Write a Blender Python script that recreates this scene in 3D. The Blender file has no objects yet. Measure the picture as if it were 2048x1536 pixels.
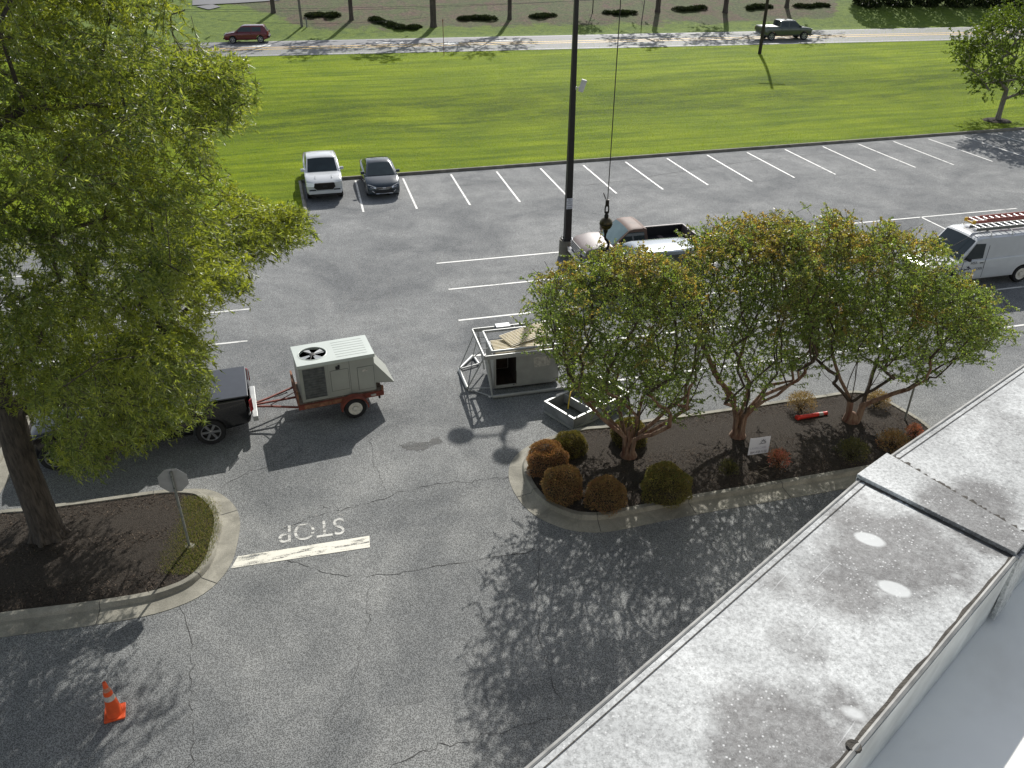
import bpy, bmesh, math, random
import numpy as np
from mathutils import Vector, Matrix, Euler
random.seed(7); RNG = np.random.default_rng(11)
SC = bpy.context.scene
COL = SC.collection
PI = math.pi
R = math.radians

# ------------------------------------------------------------------ camera model (metres; ground z = 0, lens 13.5 m up)
CAM_H = 13.5; FPX = 1640.0; PITCH = R(30.4); ROLL = R(0.2)
SUN_AZ = R(79.5); SUN_EL = R(37.0)

def ray(px, py):
    u = (px - 1024) / FPX; v = -(py - 768) / FPX
    c, s = math.cos(ROLL), math.sin(ROLL)
    u, v = u * c - v * s, u * s + v * c
    return Vector((u, v * math.sin(PITCH) + math.cos(PITCH), v * math.cos(PITCH) - math.sin(PITCH)))
def G(px, py, z=0.0):
    d = ray(px, py); t = (z - CAM_H) / d.z
    return Vector((d.x * t, d.y * t, z))
def AT(px, py, y):
    d = ray(px, py); t = y / d.y
    return Vector((d.x * t, y, CAM_H + d.z * t))
def project(p):
    d = np.asarray(p, float) - np.array([0, 0, CAM_H])
    fw = np.array([0, math.cos(PITCH), -math.sin(PITCH)]); up = np.array([0, math.sin(PITCH), math.cos(PITCH)])
    dep = d @ fw
    u = d[..., 0] / dep; v = (d @ up) / dep
    c, s = math.cos(ROLL), -math.sin(ROLL)
    u, v = u * c - v * s, u * s + v * c
    return 1024 + FPX * u, 768 - FPX * v, dep

LOT = R(14.4)
E1 = Vector((math.cos(LOT), math.sin(LOT), 0)); E2 = Vector((-math.sin(LOT), math.cos(LOT), 0))

# ------------------------------------------------------------------ terrain
KA = G(711, 358.5); KB = G(1923, 269)                      # far kerb foot
KDIR = (KB - KA).normalized(); KN = Vector((-KDIR.y, KDIR.x, 0))
RA = G(520, 112, 1.0); RB = G(1960, 79, 1.0)             # near road edge
RDIR = (RB - RA).normalized(); RN = Vector((-RDIR.y, RDIR.x, 0))
ROADW = 9.6
def sstep(t):
    t = max(0.0, min(1.0, t)); return t * t * (3 - 2 * t)
def terrain(x, y):
    b = (x - KA.x) * KN.x + (y - KA.y) * KN.y
    z = 0.13 + 0.85 * sstep((b - 9.0) / 13.0)
    z += 0.05 * math.sin(x * 0.35 + 1.3 * math.sin(y * 0.2)) * sstep(b / 6) * (1 - sstep((b - 26) / 5))
    r = (x - RA.x) * RN.x + (y - RA.y) * RN.y
    s = r - ROADW - 1.5
    if s > 0:
        z += 0.16 * s if s < 40 else 6.4 + 0.05 * (s - 40)
        z += 0.12 * math.sin(x * 0.21) * min(1, s / 6)
    return z
def GT(px, py):
    d = ray(px, py); t = 30.0
    for i in range(4000):
        p = Vector((d.x * t, d.y * t, CAM_H + d.z * t))
        if p.z <= terrain(p.x, p.y): break
        t += 0.1
    return Vector((p.x, p.y, terrain(p.x, p.y)))

# ------------------------------------------------------------------ object helpers
def tag(o, label=None, cat=None, group=None, kind=None):
    if label: o['label'] = label
    if cat: o['category'] = cat
    if group: o['group'] = group
    if kind: o['kind'] = kind
    return o
def thing(name, label, cat, loc=(0, 0, 0), rz=0.0, group=None):
    o = bpy.data.objects.new(name, None); COL.objects.link(o)
    o.empty_display_size = 0.2
    o.location = loc; o.rotation_euler = (0, 0, rz)
    return tag(o, label, cat, group)
def copy_tree(o, parent=None):
    c = o.copy(); COL.objects.link(c)
    if parent is not None: c.parent = parent
    for ch in list(o.children): copy_tree(ch, c)
    return c

class MB:
    """collects shapes of one mesh"""
    def __init__(s): s.v = []; s.f = []; s.m = []; s.mi = 0
    def add(s, vs, fs):
        b = len(s.v); s.v += [tuple(v) for v in vs]
        for f in fs: s.f.append([b + i for i in f]); s.m.append(s.mi)
        return s
    def box(s, c, size, M=None, taper=0.0):
        x, y, z = size[0] / 2, size[1] / 2, size[2] / 2; k = 1 - taper
        vs = [Vector((sx * x * (k if sz > 0 else 1), sy * y * (k if sz > 0 else 1), sz * z)) for sz in (-1, 1) for sy in (-1, 1) for sx in (-1, 1)]
        if M is not None: vs = [M @ v for v in vs]
        vs = [v + Vector(c) for v in vs]
        return s.add(vs, [(0, 2, 3, 1), (4, 5, 7, 6), (0, 1, 5, 4), (2, 6, 7, 3), (0, 4, 6, 2), (1, 3, 7, 5)])
    def tube(s, p0, p1, r0, r1=None, n=8, cap=True):
        r1 = r0 if r1 is None else r1
        return s.path([p0, p1], [r0, r1], n, cap)
    def path(s, pts, rad, n=8, cap=True):
        pts = [Vector(p) for p in pts]
        if not hasattr(rad, '__len__'): rad = [rad] * len(pts)
        rings = []; side = None
        for i, p in enumerate(pts):
            a = pts[max(0, i - 1)]; b = pts[min(len(pts) - 1, i + 1)]
            t = (b - a)
            if t.length < 1e-9: t = Vector((0, 0, 1))
            t.normalize()
            if side is None:
                side = t.cross(Vector((0, 0, 1)))
                if side.length < 1e-3: side = t.cross(Vector((0, 1, 0)))
            side = (side - t * side.dot(t)).normalized()
            w = t.cross(side)
            rings.append([p + (side * math.cos(2 * PI * k / n + PI / n) + w * math.sin(2 * PI * k / n + PI / n)) * rad[i] for k in range(n)])
        vs = [v for r in rings for v in r]; fs = []
        for i in range(len(rings) - 1):
            for k in range(n):
                k2 = (k + 1) % n
                fs.append((i * n + k, i * n + k2, (i + 1) * n + k2, (i + 1) * n + k))
        if cap:
            fs.append(tuple(range(n - 1, -1, -1))); fs.append(tuple((len(rings) - 1) * n + k for k in range(n)))
        return s.add(vs, fs)
    def lathe(s, prof, n=20, M=None, cap=True):
        """prof: (radius, height) pairs, spun around z"""
        vs = []; fs = []
        for r, h in prof:
            for k in range(n):
                a = 2 * PI * k / n
                v = Vector((r * math.cos(a), r * math.sin(a), h))
                vs.append(M @ v if M is not None else v)
        for i in range(len(prof) - 1):
            for k in range(n):
                k2 = (k + 1) % n
                fs.append((i * n + k, i * n + k2, (i + 1) * n + k2, (i + 1) * n + k))
        if cap and prof[0][0] > 1e-6: fs.append(tuple(range(n - 1, -1, -1)))
        if cap and prof[-1][0] > 1e-6: fs.append(tuple((len(prof) - 1) * n + k for k in range(n)))
        return s.add(vs, fs)
    def prism(s, poly, z0, z1):
        n = len(poly)
        vs = [(p[0], p[1], z0) for p in poly] + [(p[0], p[1], z1) for p in poly]
        fs = [tuple(range(n - 1, -1, -1)), tuple(range(n, 2 * n))]
        for i in range(n): fs.append((i, (i + 1) % n, n + (i + 1) % n, n + i))
        return s.add(vs, fs)
    def face(s, pts): return s.add(pts, [tuple(range(len(pts)))])
    def slab(s, pts, nrm, t):
        """polygon given thickness t along nrm"""
        n = len(pts); nrm = Vector(nrm).normalized()
        a = [Vector(p) for p in pts]; b = [p + nrm * t for p in a]
        fs = [tuple(range(n - 1, -1, -1)), tuple(range(n, 2 * n))]
        for i in range(n): fs.append((i, (i + 1) % n, n + (i + 1) % n, n + i))
        return s.add(a + b, fs)
    def strip(s, L, Rr, closed=False):
        n = len(L); vs = list(L) + list(Rr); fs = []
        for i in range(n if closed else n - 1):
            j = (i + 1) % n; fs.append((i, n + i, n + j, j))
        return s.add(vs, fs)
    def build(s, name, mats, parent=None, smooth=None, bevel=0.0, seg=2, loc=None, fix=True):
        me = bpy.data.meshes.new(name)
        me.from_pydata([tuple(v) for v in s.v], [], s.f)
        if not isinstance(mats, (list, tuple)): mats = [mats]
        for m in mats: me.materials.append(m)
        if len(mats) > 1: me.polygons.foreach_set('material_index', s.m)
        if fix:
            bm = bmesh.new(); bm.from_mesh(me)
            bmesh.ops.recalc_face_normals(bm, faces=bm.faces)
            bm.to_mesh(me); bm.free()
        if smooth is not None:
            me.polygons.foreach_set('use_smooth', [True] * len(me.polygons))
            me.set_sharp_from_angle(angle=R(smooth))
        me.update()
        o = bpy.data.objects.new(name, me); COL.objects.link(o)
        if parent is not None: o.parent = parent
        if loc is not None: o.location = loc
        if bevel > 0:
            md = o.modifiers.new('bevel', 'BEVEL'); md.width = bevel; md.segments = seg; md.limit_method = 'ANGLE'; md.angle_limit = R(40)
        return o

def np_mesh(name, V, F, mat, parent=None, smooth=False):
    """V (n,3), F (m,k) arrays"""
    me = bpy.data.meshes.new(name); k = F.shape[1]
    me.vertices.add(len(V)); me.vertices.foreach_set('co', np.ascontiguousarray(V, dtype=np.float32).ravel())
    me.loops.add(F.size); me.loops.foreach_set('vertex_index', np.ascontiguousarray(F, dtype=np.int32).ravel())
    me.polygons.add(len(F)); me.polygons.foreach_set('loop_start', np.arange(0, F.size, k, dtype=np.int32))
    me.polygons.foreach_set('loop_total', np.full(len(F), k, dtype=np.int32))
    if smooth: me.polygons.foreach_set('use_smooth', np.ones(len(F), dtype=bool))
    me.materials.append(mat); me.update(calc_edges=True); me.validate()
    o = bpy.data.objects.new(name, me); COL.objects.link(o)
    if parent is not None: o.parent = parent
    return o

# ------------------------------------------------------------------ materials
class NT:
    def __init__(s, name):
        s.mat = bpy.data.materials.new(name); s.mat.use_nodes = True
        s.t = s.mat.node_tree; s.n = s.t.nodes; s.l = s.t.links
        s.p = s.n['Principled BSDF']; s.out = s.n['Material Output']
        s.co = s.n.new('ShaderNodeTexCoord')
    def link(s, a, b): s.l.new(a, b)
    def val(s, x, sock):
        if hasattr(x, 'node'): s.link(x, sock)
        else: sock.default_value = x
    def mapping(s, scale=(1, 1, 1), rot=(0, 0, 0), src='Object'):
        m = s.n.new('ShaderNodeMapping'); s.link(s.co.outputs[src], m.inputs[0])
        m.inputs['Scale'].default_value = scale; m.inputs['Rotation'].default_value = rot
        return m.outputs[0]
    def rotmap(s, ang, scale):
        a = s.mapping((1, 1, 1), (0, 0, -ang)); m = s.n.new('ShaderNodeMapping'); s.link(a, m.inputs[0]); m.inputs['Scale'].default_value = scale; return m.outputs[0]
    def noise(s, scale, detail=4, rough=0.55, vec=None, dist=0.0, out=0):
        n = s.n.new('ShaderNodeTexNoise'); n.inputs['Scale'].default_value = scale
        n.inputs['Detail'].default_value = detail; n.inputs['Roughness'].default_value = rough; n.inputs['Distortion'].default_value = dist
        s.link(vec if vec is not None else s.co.outputs['Object'], n.inputs['Vector'])
        return n.outputs[out]
    def voro(s, scale, vec=None, feature='F1', out='Distance'):
        n = s.n.new('ShaderNodeTexVoronoi'); n.feature = feature; n.inputs['Scale'].default_value = scale
        s.link(vec if vec is not None else s.co.outputs['Object'], n.inputs['Vector'])
        return n.outputs[out]
    def ramp(s, fac, stops, interp='LINEAR'):
        n = s.n.new('ShaderNodeValToRGB'); cr = n.color_ramp; cr.interpolation = interp
        while len(cr.elements) < len(stops): cr.elements.new(0.5)
        for e, (p, c) in zip(cr.elements, stops):
            e.position = p; e.color = (c, c, c, 1) if not hasattr(c, '__len__') else (*c, 1)
        s.link(fac, n.inputs[0]); return n.outputs[0]
    def mix(s, fac, a, b, mode='MIX'):
        n = s.n.new('ShaderNodeMix'); n.data_type = 'RGBA'; n.blend_type = mode
        s.val(fac, n.inputs[0])
        for x, k in ((a, 6), (b, 7)):
            if hasattr(x, 'node'): s.link(x, n.inputs[k])
            else: n.inputs[k].default_value = (*x, 1) if hasattr(x, '__len__') else (x, x, x, 1)
        return n.outputs[2]
    def math(s, op, a, b=0.0):
        n = s.n.new('ShaderNodeMath'); n.operation = op
        s.val(a, n.inputs[0]); s.val(b, n.inputs[1]); return n.outputs[0]
    def bump(s, h, strength=0.3, dist=0.02):
        n = s.n.new('ShaderNodeBump'); n.inputs['Strength'].default_value = strength; n.inputs['Distance'].default_value = dist
        s.link(h, n.inputs['Height']); s.link(n.outputs[0], s.p.inputs['Normal']); return n.outputs[0]
    def set(s, **k):
        for a, b in k.items():
            s.val((*b, 1) if isinstance(b, tuple) and len(b) == 3 else b, s.p.inputs[a.replace('_', ' ')])
        return s

def plain(name, col, rough=0.5, metal=0.0, coat=0.0, var=0.12, vscale=6.0, spec=0.5, bump=0.0):
    t = NT(name)
    n = t.noise(vscale, 5)
    c = t.mix(t.ramp(n, [(0.3, 0.0), (0.7, 1.0)]), tuple(x * (1 - var) for x in col), tuple(min(1, x * (1 + var)) for x in col))
    t.set(Base_Color=c, Roughness=rough, Metallic=metal, Coat_Weight=coat, Coat_Roughness=0.05)
    t.p.inputs['Specular IOR Level'].default_value = spec
    if bump: t.bump(t.noise(vscale * 8, 4), bump, 0.01)
    return t.mat

M = {}
def asphalt():
    t = NT('asphalt')
    sp = t.voro(46.0)                                   # aggregate
    fine = t.noise(120.0, 3, 0.7)
    blot = t.noise(0.22, 6, 0.62, dist=0.8)
    blot2 = t.noise(1.1, 5, 0.6, dist=0.5)
    # worn, bleached lot up the slope; younger, darker surface in the drive lane nearest the building
    sep = t.n.new('ShaderNodeSeparateXYZ'); t.link(t.co.outputs['Object'], sep.inputs[0])
    lane = t.math('ADD', t.math('MULTIPLY', sep.outputs[1], 1.0), t.math('MULTIPLY', sep.outputs[0], -0.257))
    lane = t.math('ADD', lane, t.math('MULTIPLY', t.noise(0.35, 3), 3.0))
    lm = t.ramp(t.math('DIVIDE', lane, 60.0), [(0.27, 0.0), (0.36, 0.55), (0.6, 1.0)])
    base = t.mix(lm, (0.094, 0.096, 0.094), (0.096, 0.098, 0.096))
    c = t.mix(t.ramp(blot, [(0.36, 0.0), (0.66, 1.0)]), t.mix(1.0, base, (0.74, 0.75, 0.77), 'MULTIPLY'), t.mix(1.0, base, (1.28, 1.27, 1.26), 'MULTIPLY'))
    c = t.mix(t.ramp(blot2, [(0.42, 0.0), (0.72, 0.55)]), c, t.mix(1.0, c, (1.3, 1.29, 1.27), 'MULTIPLY'))
    grain = t.ramp(t.math('ADD', t.math('MULTIPLY', sp, 0.9), t.math('MULTIPLY', fine, 0.8)), [(0.36, 0.36), (0.70, 0.98), (1.0, 2.6)])
    c = t.mix(1.0, c, grain, 'MULTIPLY')
    # oil and tyre stains
    st = t.ramp(t.noise(0.6, 4, 0.5, vec=t.rotmap(LOT, (0.5, 1.2, 1))), [(0.66, 0.0), (0.76, 0.45)])
    c = t.mix(st, c, (0.045, 0.045, 0.045))
    t.set(Base_Color=c, Roughness=t.ramp(blot2, [(0.3, 0.85), (0.7, 0.75)]))
    t.p.inputs['Specular IOR Level'].default_value = 0.12
    t.bump(t.math('ADD', sp, fine), 0.45, 0.012)
    return t.mat
def grass_mat(name, a, b, dry, mow=True):
    t = NT(name)
    n1 = t.noise(0.16, 5, 0.6, dist=0.6); n2 = t.noise(2.2, 6, 0.7); n3 = t.noise(14.0, 4, 0.7)
    c = t.mix(t.ramp(n1, [(0.35, 0.0), (0.68, 1.0)]), a, b)
    streak = t.noise(0.9, 5, 0.65, vec=t.rotmap(math.atan2(KDIR.y, KDIR.x), (0.12, 1.1, 1.0)))
    c = t.mix(t.ramp(streak, [(0.38, 0.0), (0.60, 0.9)]), t.mix(1.0, c, (0.62, 0.68, 0.7), 'MULTIPLY'), t.mix(1.0, c, (1.3, 1.2, 0.9), 'MULTIPLY'))
    if name == 'lawn_grass':                             # rough unmown grass on the little bank, with its slope shade darkened into the colour
        dn_ = t.n.new('ShaderNodeVectorMath'); dn_.operation = 'DOT_PRODUCT'; t.link(t.co.outputs['Object'], dn_.inputs[0]); dn_.inputs[1].default_value = KN
        bb = t.math('ADD', t.math('SUBTRACT', dn_.outputs['Value'], KA.dot(KN)), t.math('MULTIPLY', t.noise(0.12, 3), 6.0))
        band = t.math('MULTIPLY', t.ramp(t.math('DIVIDE', bb, 40.0), [(0.24, 0.0), (0.36, 1.0), (0.46, 1.0), (0.60, 0.0)]), t.ramp(t.noise(0.55, 7, 0.72, vec=t.rotmap(math.atan2(KDIR.y, KDIR.x), (0.3, 1.3, 1.0))), [(0.42, 0.0), (0.60, 0.75)]))
        c = t.mix(band, c, (0.055, 0.095, 0.006))
    c = t.mix(t.ramp(n2, [(0.55, 0.0), (0.8, 0.55)]), c, dry)
    c = t.mix(1.0, c, t.ramp(n3, [(0.25, 0.55), (0.75, 1.35)]), 'MULTIPLY')
    t.set(Base_Color=c, Roughness=0.75)
    t.p.inputs['Specular IOR Level'].default_value = 0.06
    t.bump(t.math('ADD', t.math('MULTIPLY', n2, 1.2), n3), 0.9, 0.12)
    return t.mat
def leaf_mat(name, cols, tcol, trans=0.4, rough=0.42, patch=None, pscale=0.7, hgt=None):
    t = NT(name)
    g = t.n.new('ShaderNodeNewGeometry')
    r = g.outputs['Random Per Island']
    stops = [((i + 0.5) / len(cols), c) for i, c in enumerate(cols)]
    c = t.ramp(r, stops)
    if patch:
        nn = t.noise(pscale, 3, 0.6)
        c2 = t.ramp(r, [((i + 0.5) / len(patch), x) for i, x in enumerate(patch)])
        f = t.ramp(nn, [(0.46, 0.0), (0.60, 1.0)])
        if hgt:                                         # the top of the crown turns first
            sep = t.n.new('ShaderNodeSeparateXYZ'); t.link(t.co.outputs['Object'], sep.inputs[0])
            hz = t.ramp(t.math('DIVIDE', sep.outputs[2], hgt), [(0.25, -0.0), (0.75, 0.26)])
            f = t.ramp(t.math('ADD', nn, t.math('SUBTRACT', hz, 0.14)), [(0.46, 0.0), (0.60, 0.9)])
        c = t.mix(f, c, c2)
    t.set(Base_Color=c, Roughness=rough)
    t.p.inputs['Specular IOR Level'].default_value = 0.55 if rough < .5 else 0.1
    tr = t.n.new('ShaderNodeBsdfTranslucent'); t.link(t.mix(1.0, c, tcol, 'MULTIPLY'), tr.inputs[0])
    mx = t.n.new('ShaderNodeMixShader'); mx.inputs[0].default_value = trans
    t.link(t.p.outputs[0], mx.inputs[1]); t.link(tr.outputs[0], mx.inputs[2]); t.link(mx.outputs[0], t.out.inputs[0])
    return t.mat
def bark_mat(name, a, b, sc=1.0, strength=0.9):
    t = NT(name)
    v = t.mapping((9 * sc, 9 * sc, 1.6 * sc))
    n = t.noise(1.6, 6, 0.65, vec=v, dist=0.6)
    c = t.mix(t.ramp(n, [(0.35, 0.0), (0.65, 1.0)]), a, b)
    t.set(Base_Color=c, Roughness=0.9); t.bump(n, strength, 0.04); return t.mat
def paint_worn(name, col, wear=0.5, rough=0.6, sc=5.0):
    """road paint with bare patches where it has worn through"""
    t = NT(name)
    n = t.noise(sc, 8, 0.72, vec=t.rotmap(LOT, (0.35, 1.8, 1)), dist=0.3); n2 = t.noise(60.0, 3, 0.7)
    f = t.ramp(t.math('ADD', n, t.math('MULTIPLY', n2, 0.35)), [(wear, 1.0), (wear + 0.10, 0.0)])
    t.set(Base_Color=t.mix(n2, tuple(x * 0.75 for x in col), col), Roughness=rough)
    tp = t.n.new('ShaderNodeBsdfTransparent'); mx = t.n.new('ShaderNodeMixShader')
    t.link(f, mx.inputs[0]); t.link(tp.outputs[0], mx.inputs[1]); t.link(t.p.outputs[0], mx.inputs[2])
    t.link(mx.outputs[0], t.out.inputs[0]); return t.mat
def concrete(name, a, b):
    t = NT(name)
    n = t.noise(1.5, 6, 0.65, dist=0.5); f = t.noise(45.0, 4, 0.7)
    c = t.mix(t.ramp(n, [(0.35, 0.0), (0.68, 1.0)]), a, b)
    c = t.mix(1.0, c, t.ramp(f, [(0.3, 0.72), (0.7, 1.2)]), 'MULTIPLY')
    t.set(Base_Color=c, Roughness=0.85); t.bump(f, 0.35, 0.01); return t.mat
def galv():
    """weathered galvanised coping: bright bare metal, grey bloom, dark algae patches, specks, scratches"""
    t = NT('weathered_galvanised_metal')
    n = t.noise(3.0, 7, 0.68, dist=0.5)
    big = t.noise(1.9, 4, 0.6, dist=0.9)
    c = t.mix(t.ramp(n, [(0.34, 0.0), (0.66, 1.0)]), (0.33, 0.335, 0.325), (0.58, 0.59, 0.57))
    dirt = t.noise(40.0, 6, 0.75)
    # dark algae stains, each where it has grown on the metal
    org = C0 = G(1060, 1536, 12.25); acc = None
    for px, py, r, w in ((1800, 1100, .20, 1.1), (1700, 1185, .13, .75), (1930, 1020, .14, 1.15), (1985, 1075, .10, 1.0), (1560, 1460, .16, .9), (1690, 1420, .09, .6), (1600, 1290, .10, .45), (1480, 1520, .10, .7), (1960, 985, .12, .6), (1560, 1170, .08, .3)):
        p = G(px, py, 12.25) - Vector((org.x, org.y, 0))
        dnode = t.n.new('ShaderNodeVectorMath'); dnode.operation = 'DISTANCE'; t.link(t.co.outputs['Object'], dnode.inputs[0]); dnode.inputs[1].default_value = p
        k = t.math('MULTIPLY', t.math('SUBTRACT', 1.0, t.math('DIVIDE', dnode.outputs['Value'], r)), w)
        acc = k if acc is None else t.math('MAXIMUM', acc, k)
    acc = t.math('ADD', t.math('MAXIMUM', acc, 0.0), t.math('MULTIPLY', t.math('SUBTRACT', t.noise(9.0, 7, 0.7), 0.5), 1.1))
    big = t.math('ADD', t.math('MULTIPLY', big, 0.55), t.math('MULTIPLY', acc, 0.95))
    f = t.math('MULTIPLY', t.ramp(big, [(0.34, 0.0), (0.47, 0.42), (0.66, 1.0)]), t.ramp(dirt, [(0.25, 1.0), (0.75, 0.55)]))
    c = t.mix(f, c, (0.085, 0.080, 0.076))
    c = t.mix(1.0, c, t.ramp(t.noise(130.0, 4, 0.75), [(0.32, 0.48), (0.60, 1.15)]), 'MULTIPLY')
    spk = t.ramp(t.voro(95.0, vec=None), [(0.13, 1.0), (0.24, 0.0)])
    spk = t.math('MULTIPLY', spk, t.ramp(t.noise(22.0, 4, 0.7), [(0.44, 0.0), (0.54, 1.0)]))
    dsp = t.math('MULTIPLY', t.ramp(t.voro(70.0, vec=t.mapping((1, 1, 1), (0, 0, 0.6))), [(0.10, 1.0), (0.18, 0.0)]), t.ramp(t.noise(7.0, 4, 0.7), [(0.50, 0.0), (0.60, 0.6)]))
    c = t.mix(dsp, c, (0.16, 0.155, 0.15))
    sq = t.noise(60.0, 2, 0.5, dist=2.5)
    c = t.mix(t.ramp(sq, [(0.485, 0.0), (0.50, 0.35), (0.515, 0.0)]), c, (0.62, 0.62, 0.60))
    c = t.mix(t.math('MULTIPLY', spk, 0.85), c, (0.60, 0.60, 0.58))
    # bird droppings washed to pale ovals
    dv = t.voro(3.6, vec=t.rotmap(R(-30), (1.0, 1.6, 1.0)))
    c = t.mix(t.ramp(t.math('ADD', dv, t.math('MULTIPLY', t.noise(30, 3), 0.03)), [(0.12, 0.8), (0.15, 0.0)]), c, (0.60, 0.61, 0.59))
    sc = t.noise(5.0, 3, 0.6, vec=t.rotmap(R(46), (0.7, 30.0, 1.0)), dist=0.2)
    c = t.mix(t.ramp(sc, [(0.69, 0.0), (0.72, 0.4)]), c, (0.68, 0.68, 0.67))
    t.set(Base_Color=c, Roughness=t.ramp(n, [(0.3, 0.7), (0.7, 0.55)]), Metallic=0.0)
    t.p.inputs['Specular IOR Level'].default_value = 0.4
    t.bump(t.noise(35.0, 5, 0.6), 0.12, 0.004); return t.mat

def init_materials():
    M['asphalt'] = asphalt()
    M['lawn'] = grass_mat('lawn_grass', (0.145, 0.220, 0.003), (0.215, 0.290, 0.005), (0.28, 0.29, 0.02))
    M['verge'] = grass_mat('verge_grass', (0.10, 0.17, 0.008), (0.165, 0.235, 0.014), (0.16, 0.13, 0.05))
    t = NT('hill_litter')
    n = t.noise(0.30, 6, 0.66, dist=0.9); n2 = t.noise(3.0, 6, 0.78)
    c = t.mix(t.ramp(n, [(0.36, 0.0), (0.54, 1.0)]), (0.125, 0.080, 0.050), (0.085, 0.105, 0.028))
    c = t.mix(1.0, c, t.ramp(n2, [(0.3, 0.35), (0.72, 1.6)]), 'MULTIPLY')
    # grass beside the road, giving way raggedly to leaf litter under the trees
    def dot(v, o):
        d = t.n.new('ShaderNodeVectorMath'); d.operation = 'DOT_PRODUCT'; t.link(t.co.outputs['Object'], d.inputs[0]); d.inputs[1].default_value = v
        return t.math('SUBTRACT', d.outputs['Value'], o)
    r = dot(RN, RA.dot(RN) + ROADW); a = dot(RDIR, RA.dot(RDIR))
    w = t.math('ADD', t.math('MULTIPLY', t.noise(0.25, 6, 0.7), 9.0), 0.2)
    w = t.math('ADD', w, t.math('MULTIPLY', t.math('MAXIMUM', t.math('SUBTRACT', 4.0, a), 0.0), 1.2))
    w = t.math('ADD', w, t.math('MULTIPLY', t.math('MAXIMUM', t.math('SUBTRACT', a, 66.0), 0.0), 2.0))
    f = t.ramp(t.math('ADD', t.math('SUBTRACT', w, r), 0.5), [(0.0, 0.0), (1.0, 1.0)])
    g = t.mix(t.ramp(t.noise(1.2, 6, 0.72), [(0.35, 0.0), (0.65, 1.0)]), (0.075, 0.130, 0.008), (0.160, 0.225, 0.014))
    c = t.mix(f, c, g)
    t.set(Base_Color=c, Roughness=0.95); t.bump(n2, 0.9, 0.2); M['hill'] = t.mat
    t = NT('road_asphalt'); n = t.noise(0.4, 5, 0.6, vec=t.rotmap(math.atan2(RDIR.y, RDIR.x), (0.15, 1.5, 1))); f = t.noise(30, 3)
    t.set(Base_Color=t.mix(1.0, t.mix(n, (0.13, 0.13, 0.132), (0.19, 0.19, 0.192)), t.ramp(f, [(0.3, 0.75), (0.7, 1.2)]), 'MULTIPLY'), Roughness=0.75); M['road'] = t.mat
    t = NT('mulch'); n = t.noise(30.0, 6, 0.8); n2 = t.noise(1.2, 4)
    c = t.mix(t.ramp(n, [(0.3, 0.0), (0.72, 1.0)]), (0.016, 0.014, 0.0115), (0.095, 0.080, 0.066))
    c = t.mix(t.ramp(n2, [(0.45, 0.0), (0.7, 0.4)]), c, (0.05, 0.04, 0.03))
    t.p.inputs['Specular IOR Level'].default_value = .15; t.set(Base_Color=c, Roughness=0.95); t.bump(n, 1.0, 0.04); M['mulch'] = t.mat
    M['chips'] = leaf_mat('mulch_chips', [(0.018, 0.013, 0.010), (0.045, 0.033, 0.026), (0.085, 0.064, 0.05), (0.18, 0.14, 0.105), (0.03, 0.022, 0.018)], (1, 1, 1), 0.0, 0.9)
    M['concrete'] = concrete('kerb_concrete', (0.19, 0.18, 0.145), (0.36, 0.34, 0.28))
    M['concrete_dark'] = concrete('old_kerb_concrete', (0.13, 0.12, 0.095), (0.27, 0.245, 0.19))
    M['line'] = paint_worn('line_paint', (0.78, 0.77, 0.72), 0.74, sc=3.0)
    M['stopbar'] = paint_worn('stop_bar_paint', (0.80, 0.77, 0.66), 0.70, sc=4.0)
    M['stoptext'] = paint_worn('stop_text_paint', (0.66, 0.65, 0.60), 0.645, sc=4.5)
    M['yellowline'] = paint_worn('yellow_line_paint', (0.72, 0.40, 0.03), 0.95)
    M['crack'] = plain('crack_dark', (0.050, 0.049, 0.047), 0.95, var=0.3)  # flat dark tone for cracks, asphalt seam and kerb joints
    M['crackpale'] = paint_worn('pale_crack_edges', (0.29, 0.285, 0.27), 0.62, rough=0.9, sc=7)
    M['stain'] = paint_worn('damp_stain', (0.055, 0.055, 0.05), 0.64, rough=0.7, sc=3)
    M['galv'] = galv()
    M['galv_clean'] = plain('newer_galvanised_metal', (0.66, 0.68, 0.69), 0.42, 0.3, var=0.1, vscale=7, bump=0.05)
    M['fascia'] = plain('grey_fascia_metal', (0.50, 0.51, 0.49), 0.6, 0.0, var=0.25, vscale=8); M['rim_metal'] = plain('dull_rim_metal', (0.27, 0.265, 0.245), 0.6, 0.0, var=0.35, vscale=20)
    M['sealant'] = plain('old_sealant', (0.07, 0.062, 0.05), 0.9, var=0.5, vscale=30, bump=0.4)
    t = NT('roof_membrane'); n = t.noise(2.0, 6, 0.6, dist=0.4); d = t.voro(9.0)
    c = t.mix(t.ramp(n, [(0.35, 0.0), (0.7, 1.0)]), (0.86, 0.84, 0.77), (0.94, 0.92, 0.85)); c = t.mix(t.ramp(t.noise(0.9, 6, 0.65, dist=1.2), [(0.55, 0.0), (0.72, 0.45)]), c, (0.70, 0.66, 0.58))
    c = t.mix(t.ramp(d, [(0.03, 0.6), (0.06, 0.0)]), c, (0.25, 0.24, 0.22))
    t.set(Base_Color=c, Roughness=0.7); M['membrane'] = t.mat
    M['stucco'] = concrete('building_stucco', (0.42, 0.39, 0.33), (0.52, 0.48, 0.42))
    # leaves
    M['oak_leaf'] = leaf_mat('willow_oak_leaf', [(0.080, 0.120, 0.034), (0.125, 0.175, 0.046), (0.190, 0.235, 0.060), (0.092, 0.135, 0.042), (0.26, 0.30, 0.11)], (2.1, 1.95, 0.65), 0.46, 0.36, patch=[(0.21, 0.25, 0.045), (0.26, 0.29, 0.055), (0.17, 0.215, 0.04)], pscale=0.45)
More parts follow.
